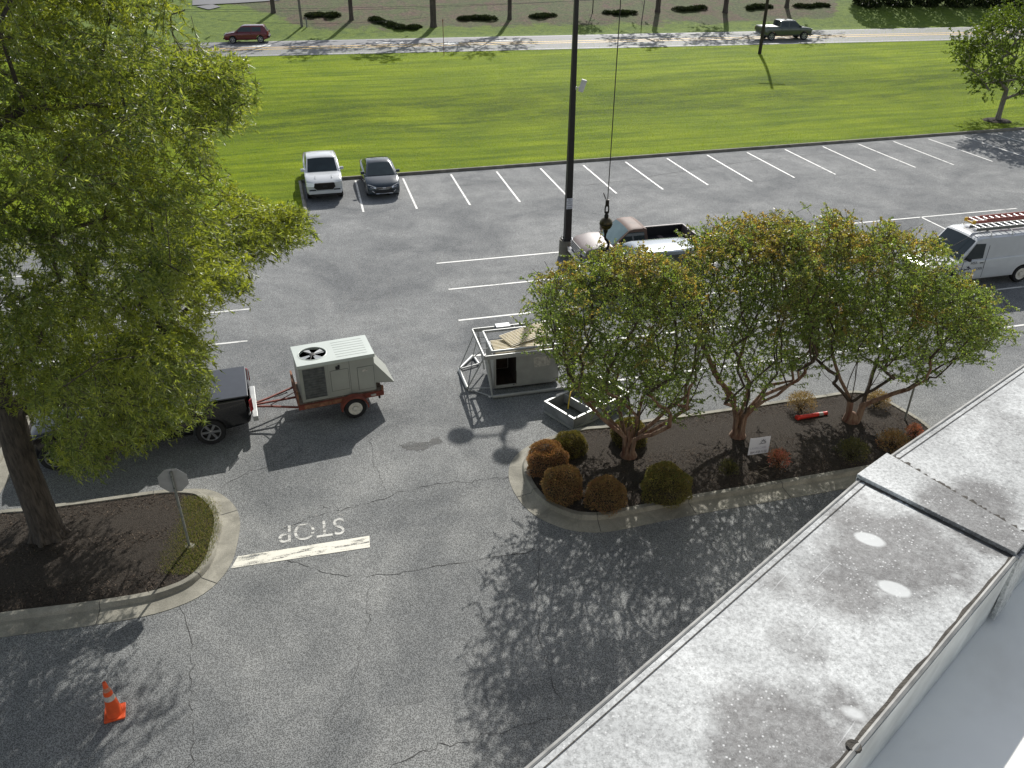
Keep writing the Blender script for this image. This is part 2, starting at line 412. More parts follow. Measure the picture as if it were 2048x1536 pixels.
    M['crape_leaf'] = leaf_mat('crape_leaf', [(0.135, 0.200, 0.060), (0.185, 0.250, 0.070), (0.245, 0.300, 0.090), (0.130, 0.185, 0.066)], (1.9, 1.9, 0.8), 0.48, 0.38, patch=[(0.31, 0.205, 0.070), (0.25, 0.225, 0.068), (0.36, 0.190, 0.075), (0.22, 0.225, 0.066)], pscale=0.9, hgt=12.0)
    M['lawn_tree_leaf'] = leaf_mat('lawn_tree_leaf', [(0.06, 0.095, 0.02), (0.10, 0.145, 0.025), (0.14, 0.185, 0.035)], (1.6, 1.6, 0.5), 0.45, 0.4)
    M['far_leaf'] = leaf_mat('far_tree_leaf', [(0.03, 0.05, 0.012), (0.05, 0.08, 0.016), (0.065, 0.1, 0.018)], (1.4, 1.4, 0.5), 0.3, 0.5)
    M['hedge_leaf'] = leaf_mat('dark_hedge_leaf', [(0.02, 0.030, 0.012), (0.035, 0.048, 0.018), (0.055, 0.066, 0.026)], (1.2, 1.3, 0.6), 0.15, 0.5)
    M['oak_bark'] = bark_mat('oak_bark', (0.028, 0.023, 0.018), (0.105, 0.085, 0.066), 1.0)
    M['crape_bark'] = bark_mat('crape_bark', (0.12, 0.050, 0.032), (0.30, 0.205, 0.14), 0.5, 0.4)
    M['crape_twig'] = bark_mat('crape_twig', (0.035, 0.026, 0.02), (0.09, 0.065, 0.045), 1.0, 0.3)
    M['far_bark'] = bark_mat('far_bark', (0.05, 0.04, 0.032), (0.12, 0.095, 0.075), 0.6)
    M['grey_bark'] = bark_mat('grey_bark', (0.14, 0.12, 0.10), (0.30, 0.26, 0.22), 1.0, 0.4)
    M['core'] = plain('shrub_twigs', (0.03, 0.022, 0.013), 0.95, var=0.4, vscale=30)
    # vehicles etc
    def car(n, c, metal=0.35, rough=0.2): M[n] = plain(n, c, rough, metal, 0.45, var=0.05, vscale=3)
    car('white_paint', (0.54, 0.555, 0.555), 0.0); car('grey_blue_paint', (0.018, 0.030, 0.040), 0.2); car('red_paint', (0.12, 0.008, 0.012), 0.2)
    car('olive_paint', (0.085, 0.095, 0.085), 0.5); car('silver_blue_paint', (0.15, 0.185, 0.22), 0.2); car('black_paint', (0.006, 0.006, 0.007), 0.2, 0.2)
    M['black_bed_cover'] = plain('black_bed_cover', (0.016, 0.018, 0.022), 0.28, 0.0, 0.3, var=0.2)
    M['faded_brown_paint'] = plain('faded_brown_paint', (0.12, 0.066, 0.045), 0.65, 0.0, 0.0, var=0.3, vscale=2.5)
    M['faded_pink_paint'] = plain('faded_hood_paint', (0.17, 0.135, 0.125), 0.5, 0.0, 0.1, var=0.15, vscale=2)
    t = NT('vehicle_glass'); n = t.noise(2.0, 2)
    t.set(Base_Color=t.mix(n, (0.012, 0.018, 0.020), (0.03, 0.045, 0.048)), Roughness=0.05); t.p.inputs['Specular IOR Level'].default_value = 0.5; M['glass'] = t.mat
    t = NT('tinted_windscreen'); n = t.noise(1.6, 3)
    t.set(Base_Color=t.mix(n, (0.06, 0.10, 0.105), (0.16, 0.24, 0.245)), Roughness=0.06); t.p.inputs['Specular IOR Level'].default_value = 0.5; M['windscreen_teal'] = t.mat
    M['tyre'] = plain('tyre_rubber', (0.014, 0.014, 0.014), 0.85, var=0.3)
    M['alloy'] = plain('alloy_wheel', (0.42, 0.42, 0.43), 0.3, 0.8); M['white_steel'] = plain('white_steel_wheel', (0.66, 0.63, 0.55), 0.5, 0.0, var=0.2, vscale=12)
    M['blk'] = plain('black_plastic', (0.012, 0.012, 0.013), 0.6, var=0.2); M['chrome'] = plain('chrome', (0.75, 0.75, 0.76), 0.15, 1.0)
    M['lampw'] = plain('headlight_lens', (0.62, 0.64, 0.66), 0.12, 0.3, 0.5); M['lampr'] = plain('tail_light_lens', (0.30, 0.012, 0.012), 0.2, 0.0, 0.6)
    M['grey_unit'] = plain('cabinet_grey_paint', (0.335, 0.345, 0.305), 0.5, 0.0, 0.1, var=0.07, vscale=1.5)
    M['grey_unit_top'] = plain('cabinet_lid_paint', (0.46, 0.50, 0.46), 0.45, 0.0, 0.1, var=0.05, vscale=1.5)
    M['coil'] = plain('coil_fins', (0.13, 0.138, 0.134), 0.6, 0.2, var=0.3, vscale=10)
    M['trailer_red'] = plain('trailer_rust_red', (0.18, 0.042, 0.025), 0.7, 0.0, var=0.4, vscale=5)
    M['rust'] = plain('rusty_steel', (0.22, 0.10, 0.055), 0.85, 0.0, var=0.5, vscale=9)
    M['wood'] = bark_mat('trailer_plank', (0.10, 0.075, 0.055), (0.24, 0.19, 0.15), 0.5, 0.2)
    M['alu'] = plain('aluminium_tube', (0.38, 0.385, 0.37), 0.45, 0.35, var=0.12, vscale=5)
    M['dull_galv'] = plain('dull_galvanised_sheet', (0.26, 0.27, 0.275), 0.42, 0.3, var=0.3, vscale=3)
    M['old_grey'] = plain('old_unit_grey', (0.30, 0.30, 0.28), 0.6, 0.0, var=0.12, vscale=3)
    M['dark_in'] = plain('dark_interior', (0.014, 0.011, 0.009), 0.9, var=0.4)
    M['cream'] = plain('cream_metal_panel', (0.66, 0.58, 0.40), 0.5, var=0.08, vscale=4)
    M['brown_void'] = plain('rust_brown_liner', (0.035, 0.022, 0.014), 0.9, var=0.4)
    M['yellow'] = plain('yellow_webbing', (0.52, 0.36, 0.03), 0.8, var=0.2); M['orange'] = plain('cone_orange', (0.66, 0.085, 0.015), 0.5, var=0.18, vscale=7)
    M['redtube'] = plain('delineator_red', (0.62, 0.035, 0.02), 0.45, var=0.15)
    M['reflect'] = plain('reflective_band', (0.42, 0.40, 0.36), 0.6, var=0.35, vscale=18); M['signback'] = plain('sign_back_aluminium', (0.34, 0.34, 0.33), 0.55, 0.3, var=0.12)
    M['post'] = plain('galvanised_post', (0.20, 0.21, 0.19), 0.6, 0.3, var=0.3, vscale=14); M['whitesign'] = plain('white_sign_sheet', (0.62, 0.62, 0.66), 0.5, var=0.04)
    M['ink'] = plain('sign_ink', (0.02, 0.02, 0.035), 0.6); M['inkpale'] = plain('pale_sign_ink', (0.34, 0.34, 0.40), 0.6)
    M['bronze'] = plain('dark_bronze_pole', (0.022, 0.020, 0.018), 0.5, 0.2, var=0.2); M['ball'] = plain('oily_crane_ball', (0.055, 0.042, 0.016), 0.3, 0.4, var=0.5, vscale=8)
    M['steel_dark'] = plain('greasy_steel', (0.02, 0.018, 0.016), 0.5, 0.5, var=0.3); M['white_box'] = plain('white_housing', (0.62, 0.61, 0.56), 0.5)
    M['pole_wood'] = bark_mat('utility_pole_wood', (0.02, 0.016, 0.012), (0.055, 0.042, 0.032), 0.6, 0.3)
    M['grey_pole'] = bark_mat('grey_pole_wood', (0.12, 0.11, 0.095), (0.22, 0.20, 0.17), 0.6, 0.3)
    M['wire'] = plain('overhead_wire', (0.02, 0.02, 0.02), 0.7); M['ladder_red'] = plain('fibreglass_ladder_rail', (0.36, 0.11, 0.085), 0.55, var=0.15); M['ladder_alu'] = plain('ladder_rungs', (0.62, 0.62, 0.62), 0.4, 0.5)
    M['ladder_yellow'] = plain('ladder_end_cap', (0.66, 0.40, 0.02), 0.5); M['ladder_grey'] = plain('grey_ladder_rail', (0.13, 0.135, 0.12), 0.5, 0.2)
    M['skin'] = plain('skin', (0.36, 0.19, 0.13), 0.5, var=0.06); M['navy'] = plain('navy_cloth', (0.012, 0.013, 0.032), 0.9, var=0.2); M['trouser'] = plain('dark_trousers', (0.016, 0.016, 0.019), 0.9, var=0.2); M['hair'] = plain('dark_hair', (0.015, 0.011, 0.008), 0.7)
    M['boot'] = plain('boot_leather', (0.03, 0.02, 0.013), 0.7)
    M['twigdry'] = plain('dry_twig', (0.20, 0.165, 0.12), 0.9, var=0.3)
init_materials()

def text_mesh(name, body, size, mat, parent, mtx, thick=0.0, space=1.0):
    cu = bpy.data.curves.new(name, 'FONT'); cu.body = body; cu.size = size; cu.extrude = thick; cu.align_x = 'CENTER'; cu.align_y = 'CENTER'; cu.space_character = space
    to = bpy.data.objects.new(name, cu); COL.objects.link(to)
    dg = bpy.context.evaluated_depsgraph_get()
    me = bpy.data.meshes.new_from_object(to.evaluated_get(dg))
    bpy.data.objects.remove(to); me.name = name
    me.materials.clear(); me.materials.append(mat)
    me.transform(mtx)
    o = bpy.data.objects.new(name, me); COL.objects.link(o)
    if parent is not None: o.parent = parent
    return o
#@@PART2
# ================================================================== SETTING
def smooth_poly(pts, n=4, closed=False):
    """Catmull-Rom through the points"""
    P = [Vector(p) for p in pts]; out = []; m = len(P)
    rng = range(m if closed else m - 1)
    for i in rng:
        p0 = P[(i - 1) % m] if (closed or i > 0) else P[i]; p1 = P[i]; p2 = P[(i + 1) % m]
        p3 = P[(i + 2) % m] if (closed or i + 2 < m) else P[(i + 1) % m]
        for k in range(n):
            t = k / n
            out.append(0.5 * ((2 * p1) + (p2 - p0) * t + (2 * p0 - 5 * p1 + 4 * p2 - p3) * t * t + (3 * p1 - p0 - 3 * p2 + p3) * t ** 3))
    if not closed: out.append(P[-1])
    return out
def offsets(pts, closed):
    n = len(pts); out = []
    for i in range(n):
        a = pts[(i - 1) % n] if (closed or i > 0) else pts[i]; b = pts[(i + 1) % n] if (closed or i < n - 1) else pts[i]
        t = (b - a); t.z = 0; t.normalize(); out.append(Vector((-t.y, t.x, 0)))
    return out

# --- ground sheet to the horizon, parking lot
MB().face([(-2500, -2500, -0.35), (2500, -2500, -0.35), (2500, 2500, -0.35), (-2500, 2500, -0.35)]).build('ground', M['verge'])['kind'] = 'structure'
lot = MB()
K0 = KA - KDIR * 80; K1 = KA + KDIR * 110
lot.face([(-75, -40, 0), (110, -40, 0), tuple(K1 + KN * 0.1 + Vector((0, 0, 0))), tuple(K0 + KN * 0.1)])
lot.build('parking_lot', M['asphalt'])['kind'] = 'structure'

# --- lawn: from the far kerb up over the bank to the road, plus the arm left of the white pickup
KC = G(605, 366); KC = KA + KDIR * (KC - KA).dot(KDIR); KD = KC - KN * 6.0                      # kerb corner beside the white pickup
aC = (KC - KA).dot(KDIR)
lawn = MB(); na, nb = 190, 46
bs = [0.16 + (44.5) * (j / nb) for j in range(nb + 1)]
idx = {}
vs = []; fs = []
for j, b in enumerate(bs):
    for i in range(na + 1):
        a = -75 + 175 * i / na
        p = KA + KDIR * a + KN * b
        r = (p - RA).dot(RN)
        if r > -0.05: p = p - RN * (r + 0.05)
        vs.append((p.x, p.y, terrain(p.x, p.y))); idx[i, j] = len(vs) - 1
for j in range(nb):
    for i in range(na): fs.append((idx[i, j], idx[i + 1, j], idx[i + 1, j + 1], idx[i, j + 1]))
lawn.add(vs, fs)
q = [KC + KDIR * (-0.16) + KN * 0.16, KC - KDIR * 75 + KN * 0.16, KC - KDIR * 75 - KN * 5.84, KC - KDIR * 0.16 - KN * 5.84]
lawn.face([(p.x, p.y, 0.128) for p in q])
lawn.build('lawn', M['lawn'], smooth=60)['kind'] = 'structure'

hill = MB(); step = 0.8; vs = []; fs = []; na, nb = 260, 110
for j in range(nb + 1):
    for i in range(na + 1):
        p = RA + RDIR * (-70 + i * step) + RN * (ROADW + 0.02 + j * step * (1 if j < 60 else 1.0))
        vs.append((p.x, p.y, terrain(p.x, p.y)))
hill.v = vs
for j in range(nb):
    for i in range(na):
        k = j * (na + 1) + i; v = vs[k]
        hill.f.append([k, k + 1, k + na + 2, k + na + 1]); hill.m.append(0)
hill.build('hillside', M['hill'], smooth=60)['kind'] = 'structure'

# --- road beyond the lawn
def roadpt(a, r, dz=0.0):
    p = RA + RDIR * a + RN * r; return Vector((p.x, p.y, 1.0 + dz))
rd = MB(); rd.face([roadpt(-110, -0.05), roadpt(150, -0.05), roadpt(150, ROADW + 0.1), roadpt(-110, ROADW + 0.1)])
rd.build('road', M['road'])['kind'] = 'structure'
mk = MB()
for r in (0.45, ROADW - 0.35): mk.face([roadpt(-110, r - 0.06, .006), roadpt(150, r - 0.06, .006), roadpt(150, r + 0.06, .006), roadpt(-110, r + 0.06, .006)])
for pts in ([(496, 93), (512, 90), (543, 89), (540, 92), (514, 94)], [(884, 88), (900, 83), (918, 85), (916, 88), (900, 89)], [(752, 84.5), (806, 83.5), (806, 85), (752, 86)], [(990, 80), (1040, 79), (1040, 80.5), (990, 81.5)]):
    mk.face([G(x, y, 1.007) for x, y in pts])
mk.build('road_markings', M['line'])['kind'] = 'structure'
yl = MB()
for r in (4.1, 5.3): yl.face([roadpt(-110, r - 0.15, .006), roadpt(150, r - 0.15, .006), roadpt(150, r + 0.15, .006), roadpt(-110, r + 0.15, .006)])
yl.build('yellow_centre_lines', M['yellowline'])['kind'] = 'structure'
# side street and forecourt at the far left, on the rise
sp = MB()
for pts in ([(385, 1), (560, -3), (560, 2), (470, 8), (385, 12)], [(392, 14), (425, 10), (442, 15), (418, 21)]):
    sp.face([GT(x, y) + Vector((0, 0, 0.08)) for x, y in pts])
sp.build('side_street', M['road'])['kind'] = 'structure'

# --- kerbs
def kerb(name, pts, pans, mat, closed=False, top=0.14, inward=1, zb=0.0):
    """pts: outer foot line; pan: gutter width at every point; returns the inner back line of the kerb"""
    N = offsets(pts, closed); rings = []; inner = []
    for p, nrm, w in zip(pts, N, pans):
        nrm = nrm * inward
        prof = [(0, zb - 0.02), (0.0, 0.012), (w, 0.022), (w + 0.02, 0.03), (w + 0.05, top - 0.025), (w + 0.075, top), (w + 0.20, top), (w + 0.22, top - 0.08)]
        rings.append([p + nrm * o + Vector((0, 0, z)) for o, z in prof]); inner.append(p + nrm * (w + 0.21))
    m = len(rings[0]); n = len(rings); vs = [v for r in rings for v in r]; fs = []
    for i in range(n if closed else n - 1):
        j = (i + 1) % n
        for k in range(m - 1): fs.append((i * m + k, j * m + k, j * m + k + 1, i * m + k + 1))
    b = MB(); b.add(vs, fs)
    o = b.build(name, mat, smooth=35); o['kind'] = 'structure'
    return inner
def joints(name, pts, pans, every, inward=1, closed=False, mat=None):
    N = offsets(pts, closed); b = MB(); acc = 0; last = pts[0]
    for p, nrm, w in zip(pts, N, pans):
        acc += (p - last).length; last = p
        if acc > every:
            acc = 0; nrm = nrm * inward; t = Vector((nrm.y, -nrm.x, 0)) * 0.007
            prof = [(0.0, 0.018), (w, 0.028), (w + 0.02, 0.04), (w + 0.045, 0.118), (w + 0.07, 0.145), (w + 0.2, 0.145)]
            L = [p + nrm * o + Vector((0, 0, z)) - t for o, z in prof]; Rr = [p + nrm * o + Vector((0, 0, z)) + t for o, z in prof]
            b.strip(L, Rr)
    b.build(name, mat or M['crack'])['kind'] = 'structure'

# far kerb and its return beside the white pickup
fk = [KA + KDIR * (100 - i * 5.0) for i in range(0, 19)] ; fk = [p for p in fk if (p - KC).dot(KDIR) > 0.5] + [KC]
kerb('far_kerb', [KC, KC + KDIR * 100], [0.0, 0.0], M['concrete_dark'], top=0.15)
kerb('side_kerb', [KC - KN * 6.0, KC + KN * 0.02], [0.0, 0.0], M['concrete'], top=0.15)
kerb('left_lot_kerb', [KC - KN * 6.0 - KDIR * 75, KC - KN * 6.0], [0.0, 0.0], M['concrete'], top=0.15)

# right-hand island
ISL = [(1225, 854), (1168, 859), (1120, 868), (1072, 884), (1041, 903), (1022, 925), (1017, 948), (1022, 972), (1039, 1002), (1064, 1027), (1098, 1046), (1139, 1060), (1183, 1065), (1220, 1063), (1259, 1056), (1342, 1039), (1415, 1025), (1548, 1002), (1682, 979), (1800, 957), (1880, 938), (1908, 915), (1890, 885), (1857, 855), (1831, 837), (1804, 821), (1775, 805), (1745, 793), (1719, 787), (1690, 787), (1631, 796), (1574, 803), (1496, 815), (1400, 829), (1310, 841)]
ISLW = [0.0, 0.0, 0.05, .15, .25, .32, .36, .38, .40, .42, .42, .42, .42, .42, .42, .42, .42, .42, .42, .42, .42, .3, .1, 0, 0, 0, 0, 0, 0, 0, 0, 0, 0, 0, 0]
ip = [G(*p) for p in ISL]
isl = smooth_poly([p + Vector((0, 0, w)) for p, w in zip(ip, ISLW)], 4, True)
isl_pan = [max(0.0, p.z) for p in isl]; isl = [Vector((p.x, p.y, 0)) for p in isl]
isl_in = kerb('right_island_kerb', isl, isl_pan, M['concrete'], True)
joints('right_island_kerb_joints', isl, isl_pan, 2.6, 1, True)
SMI = [(-420, 1094), (-200, 1058), (0, 1026), (62, 1020), (129, 1011), (234, 997), (332, 982), (391, 978), (422, 981), (449, 993), (471, 1015), (480, 1042), (477, 1075), (465, 1122), (441, 1159), (406, 1189), (359, 1212), (289, 1233), (156, 1255), (0, 1275), (-200, 1306), (-420, 1338)]
SMW = [0, 0, 0, 0, 0, 0, .05, .15, .25, .33, .38, .4, .42, .42, .42, .42, .42, .42, .42, .42, .42, .42]
ip2 = smooth_poly([G(*p) + Vector((0, 0, w)) for p, w in zip(SMI, SMW)], 4, True)
smi_pan = [max(0.0, p.z) for p in ip2]; smi = [Vector((p.x, p.y, 0)) for p in ip2]
smi_in = kerb('left_island_kerb', smi, smi_pan, M['concrete'], True, inward=-1)
joints('left_island_kerb_joints', smi, smi_pan, 2.6, -1, True)

def bed_z(p, axis):
    a, b = axis; t = max(0, min(1, (p - a).dot(b - a) / (b - a).length_squared)); return a + (b - a) * t
def bed(name, ring, axis, mat, rise=0.12, z0=0.105):
    n = len(ring); b = MB(); rows = [1.0, 0.8, 0.55, 0.3, 0.0]; vs = []; fs = []
    for k, t in enumerate(rows):
        for p in ring:
            c = bed_z(p, axis); q = c.lerp(p, t)
            vs.append((q.x, q.y, z0 + rise * math.cos(t * PI / 2)))
    for k in range(len(rows) - 1):
        for i in range(n):
            j = (i + 1) % n; fs.append((k * n + i, k * n + j, (k + 1) * n + j, (k + 1) * n + i))
    b.add(vs, fs); o = b.build(name, mat, smooth=60); o['kind'] = 'structure'; return o
IAX = (Vector((1.6, 17.9, 0)), Vector((11.2, 20.2, 0))); SAX = (Vector((-8.6, 15.3, 0)), Vector((-18, 13.2, 0)))
bed('right_mulch_bed', isl_in, IAX, M['mulch']); bed('left_mulch_bed', smi_in, SAX, M['mulch'])

def inside(poly, x, y):
    c = False; n = len(poly); j = n - 1
    for i in range(n):
        xi, yi = poly[i][0], poly[i][1]; xj, yj = poly[j][0], poly[j][1]
        if (yi > y) != (yj > y) and x < (xj - xi) * (y - yi) / (yj - yi) + xi: c = not c
        j = i
    return c
def chips(name, ring, axis, n, skip=None):
    xs = [p.x for p in ring]; ys = [p.y for p in ring]; P = []
    x0, x1 = max(min(xs), -14.5), min(max(xs), 15)
    while len(P) < n:
        x = random.uniform(x0, x1); y = random.uniform(min(ys), max(ys))
        if inside(ring, x, y) and not (skip and skip(x, y)):
            p = Vector((x, y, 0)); c = bed_z(p, axis)
            P.append((x, y, 0.125 + 0.11 * max(0.0, 1 - (p - c).length / 2.0)))
    P = np.array(P); n = len(P); a = RNG.uniform(0, 2 * PI, n); L = RNG.gamma(3.0, 0.018, n) + 0.015; W = RNG.uniform(0.008, 0.02, n)
    d = np.stack([np.cos(a), np.sin(a), RNG.normal(0, 0.35, n)], 1); s = np.stack([-np.sin(a), np.cos(a), RNG.normal(0, 0.4, n)], 1)
    V = np.stack([P - d * L[:, None] / 2, P + s * W[:, None] / 2, P + d * L[:, None] / 2, P - s * W[:, None] / 2], 1).reshape(-1, 3)
    o = np_mesh(name, V, np.arange(4 * n).reshape(-1, 4), M['chips']); o['kind'] = 'stuff'; o['label'] = 'loose bark mulch chips strewn over the planting bed'; o['category'] = 'mulch'
    return o
GRASSP = [G(*p, 0.13) for p in [(365, 992), (418, 992), (432, 1015), (436, 1050), (430, 1085), (418, 1120), (385, 1150), (330, 1150), (318, 1120), (345, 1080), (360, 1040)]]
chips('mulch_chips', isl_in, IAX, 15000); chips('mulch_chips', smi_in, SAX, 9000, lambda x, y: inside(GRASSP, x, y) and random.random() < 0.8)

def blades(name, poly, n, h, zf, mat, lab):
    xs = [p[0] for p in poly]; ys = [p[1] for p in poly]; P = []
    while len(P) < n:
        x = random.uniform(min(xs), max(xs)); y = random.uniform(min(ys), max(ys))
        if inside(poly, x + random.gauss(0, .08), y + random.gauss(0, .08)): P.append((x, y, zf(x, y)))
    P = np.array(P); a = RNG.uniform(0, 2 * PI, n); H = h * RNG.uniform(0.5, 1.3, n)
    d = np.stack([np.cos(a), np.sin(a), np.zeros(n)], 1); lean = RNG.normal(0, 0.45, (n, 3)) * np.array([1, 1, 0])
    w = h * 0.13
    V = np.stack([P - d * w, P + d * w, P + (lean + np.array([0, 0, 1])) * H[:, None]], 1).reshape(-1, 3)
    o = np_mesh(name, V, np.arange(3 * n).reshape(-1, 3), mat); o['kind'] = 'stuff'; o['label'] = lab; o['category'] = 'grass'; return o
M['blade'] = leaf_mat('grass_blade', [(0.11, 0.16, 0.025), (0.17, 0.20, 0.04), (0.28, 0.25, 0.10), (0.36, 0.30, 0.16)], (1.2, 1.2, 0.7), 0.3, 0.6)
gz = lambda x, y: 0.11 + 0.11 * max(0.0, 1 - (Vector((x, y, 0)) - bed_z(Vector((x, y, 0)), SAX)).length / 2.0)
blades('grass', GRASSP, 11000, 0.045, gz, M['blade'], 'thin half dry grass at the tip of the left island')

# second planting bed at the far left edge of the photo
lk = [G(-60, 1080), G(0, 987), G(30, 937), G(62, 885), G(95, 830)]
lkp = smooth_poly(lk, 4); lin = kerb('left_edge_kerb', lkp, [0.45] * len(lkp), M['concrete'])
b = MB(); b.face([(p.x, p.y, 0.11) for p in lin] + [(-26, 24, 0.11), (-26, 14, 0.11)])
b.build('left_edge_mulch_bed', M['mulch'])['kind'] = 'structure'

# --- painted lines
TOPS = [(711, 361), (806, 357), (902, 349), (993, 343), (1081, 337), (1167, 331), (1251, 324), (1334, 317), (1414, 310), (1494, 305), (1570, 299), (1645, 293), (1716, 288), (1787, 283), (1857, 278), (1923, 272), (1989, 268)]
BOTS = [(727, 424), (834, 418), (940, 410), (1040, 404), (1137, 395), (1233, 387), (1326, 379), (1416, 370), (1504, 363), (1589, 355.5), (1671, 349), (1751, 341.5), (1831, 335), (1908, 330), (1985, 323), (2060, 317), (2132, 311)]
pl = MB()
def stripe(b, p, q, w=0.105, z=0.008):
    t = (q - p); t.z = 0; t.normalize(); n = Vector((-t.y, t.x, 0)) * w / 2; u = Vector((0, 0, z))
    k = max(1, int((q - p).length / 1.5))
    for i in range(k):
        a = p.lerp(q, i / k); c = p.lerp(q, (i + 1) / k); b.face([a - n + u, c - n + u, c + n + u, a + n + u])
for t, bt in zip(TOPS, BOTS): stripe(pl, G(*t), G(*bt))
for i in range(17, 24):
    d = (G(*TOPS[15]) - G(*TOPS[2])) / 13; d2 = (G(*BOTS[15]) - G(*BOTS[2])) / 13
    stripe(pl, G(*TOPS[15]) + d * (i - 15), G(*BOTS[15]) + d2 * (i - 15))
L1 = G(873, 527); Ls = [L1, G(897, 579), G(917, 641), G(945, 712), G(977, 794)]
for p in Ls: stripe(pl, p, p + E1 * 17.0)
stripe(pl, G(2033, 417), G(2033, 417) - E1 * 20.0); 
stripe(pl, G(1841, 434), G(1841, 434) - E2 * 8.0)
for p in (G(1760, 489), G(1990, 580), G(1993, 657)): stripe(pl, p, p + E1 * 9.0)
for e, L in (((500, 618), 11), ((495, 682), 11), ((490, 514), 11), ((497, 565), 11)): stripe(pl, G(*e), G(*e) - E1 * L)
pl.build('parking_lines', M['line'], fix=False)['kind'] = 'structure'
sb = MB(); sb.face([G(x, y) + Vector((0, 0, .009)) for x, y in ((462, 1137), (740, 1095), (739, 1072), (476, 1113))])
sb.build('stop_bar', M['stopbar'], fix=False)['kind'] = 'structure'
c = G(624, 1059); ang = math.atan2((G(740, 1073) - G(476, 1113)).y, (G(740, 1073) - G(476, 1113)).x) + PI
so = text_mesh('stop_lettering', 'STOP', 0.92, M['stoptext'], None, Matrix.Translation((c.x, c.y, 0.008)) @ Matrix.Rotation(ang, 4, 'Z') @ Matrix.Diagonal((0.74, 1.0, 1, 1)))
so['kind'] = 'structure'
c2 = c + E2 * 0.42 + E1 * 0.12
so = text_mesh('old_stop_lettering', 'STOP', 0.92, paint_worn('ghost_text_paint', (0.42, 0.41, 0.38), 0.52, sc=6), None, Matrix.Translation((c2.x, c2.y, 0.006)) @ Matrix.Rotation(ang, 4, 'Z') @ Matrix.Diagonal((0.76, 1.0, 1, 1)))
so['kind'] = 'structure'

# --- cracks, stains
def crackline(b, pts, w, z, jit=0.035, br=True):
    P = smooth_poly([G(*p) for p in pts], 7); Q = []
    for i, p in enumerate(P):
        Q.append(p + Vector((random.gauss(0, jit), random.gauss(0, jit), z)))
    N = offsets(Q, False)
    L = []; Rr = []
    for i, (p, n) in enumerate(zip(Q, N)):
        k = w * random.uniform(0.15, 0.6) * (0.6 + 0.6 * math.sin(i * .37) ** 2) * (0.3 if i in (0, len(Q) - 1) else 1)
        L.append(p - n * k / 2); Rr.append(p + n * k / 2)
    b.strip(L, Rr)
ck = MB()
for pts, w in (([(500, 1122), (530, 1117), (600, 1128), (660, 1147), (745, 1152), (840, 1140), (950, 1120), (1080, 1103)], .035), ([(745, 1155), (735, 1200), (737, 1240), (725, 1290), (720, 1330), (690, 1400), (650, 1460)], .018), ([(360, 1212), (385, 1290), (383, 1350), (380, 1420), (388, 1500), (385, 1560)], .028),
               ([(440, 975), (495, 945), (545, 930), (600, 903), (640, 880)], .03), ([(555, 1060), (640, 1030), (700, 1015), (760, 1000), (850, 972), (930, 965), (960, 960), (1016, 955)], .032), ([(1078, 1080), (1075, 1170), (1085, 1290), (1110, 1370), (1140, 1440)], .03), ([(780, 1536), (850, 1500), (930, 1480), (1060, 1450), (1140, 1432)], .03),
               ([(1030, 890), (1000, 870), (985, 840), (960, 815)], .02), ([(560, 900), (590, 880), (600, 905)], .02), ([(737, 870), (745, 910), (760, 960), (775, 985)], .02), ([(640, 1010), (655, 1015), (685, 1012)], .02)):
    crackline(ck, pts, w, 0.006)
ck.build('asphalt_cracks', M['crack'], fix=False)['kind'] = 'structure'
pk = MB()
for pts, w in (([(500, 540), (497, 600), (512, 660), (498, 705), (488, 735), (512, 760), (531, 800), (527, 870), (545, 905)], .09), ([(770, 520), (783, 600), (797, 640), (800, 685), (870, 702), (885, 755), (915, 790), (922, 850)], .10), ([(690, 470), (715, 540), (725, 580), (690, 620), (686, 665)], .07), ([(505, 680), (560, 684), (610, 692), (650, 690)], .06), ([(800, 688), (760, 692), (720, 700), (640, 770), (520, 772)], .05),
               ([(872, 500), (885, 545), (912, 600), (912, 690), (872, 702)], .08), ([(912, 690), (960, 690)], .06), ([(890, 765), (930, 770)], .05), ([(880, 835), (800, 850), (770, 860)], .05), ([(1160, 425), (1185, 470), (1195, 500)], .12), ([(1240, 405), (1270, 425), (1300, 460)], .1), ([(1210, 395), (1235, 410), (1260, 440)], .07), ([(1430, 420), (1500, 450), (1560, 480)], .07),
               ([(1805, 408), (1830, 388), (1860, 380), (1890, 392), (1908, 420)], .07), ([(1600, 370), (1700, 360), (1800, 350), (1900, 335)], .1), ([(1760, 355), (1850, 375), (1960, 395), (2048, 405)], .07), ([(1650, 400), (1720, 395), (1800, 395), (1870, 425)], .06), ([(1940, 330), (2000, 340), (2048, 360)], .07), ([(700, 600), (760, 560), (850, 540)], .05), ([(560, 440), (600, 480), (640, 540), (650, 600)], .05)):
    crackline(pk, pts, w, 0.005, 0.05)
pk.build('pale_crack_lines', M['crackpale'], fix=False)['kind'] = 'structure'
sm = MB()
crackline(sm, [(1160, 372), (1240, 362), (1350, 345), (1480, 325), (1600, 312), (1720, 300)], .06, 0.006, 0.02)
sm.build('asphalt_seam', M['crack'], fix=False)['kind'] = 'structure'
sn = MB()
for pts in ([(800, 890), (820, 884), (850, 884), (875, 875), (882, 884), (860, 894), (835, 901), (812, 899)],):
    q = smooth_poly([G(*p) for p in pts], 5, True)
    sn.face([p + Vector((random.gauss(0, .04), random.gauss(0, .04), 0.0045)) for p in q])
sn.build('asphalt_stains', M['stain'], fix=False)['kind'] = 'structure'

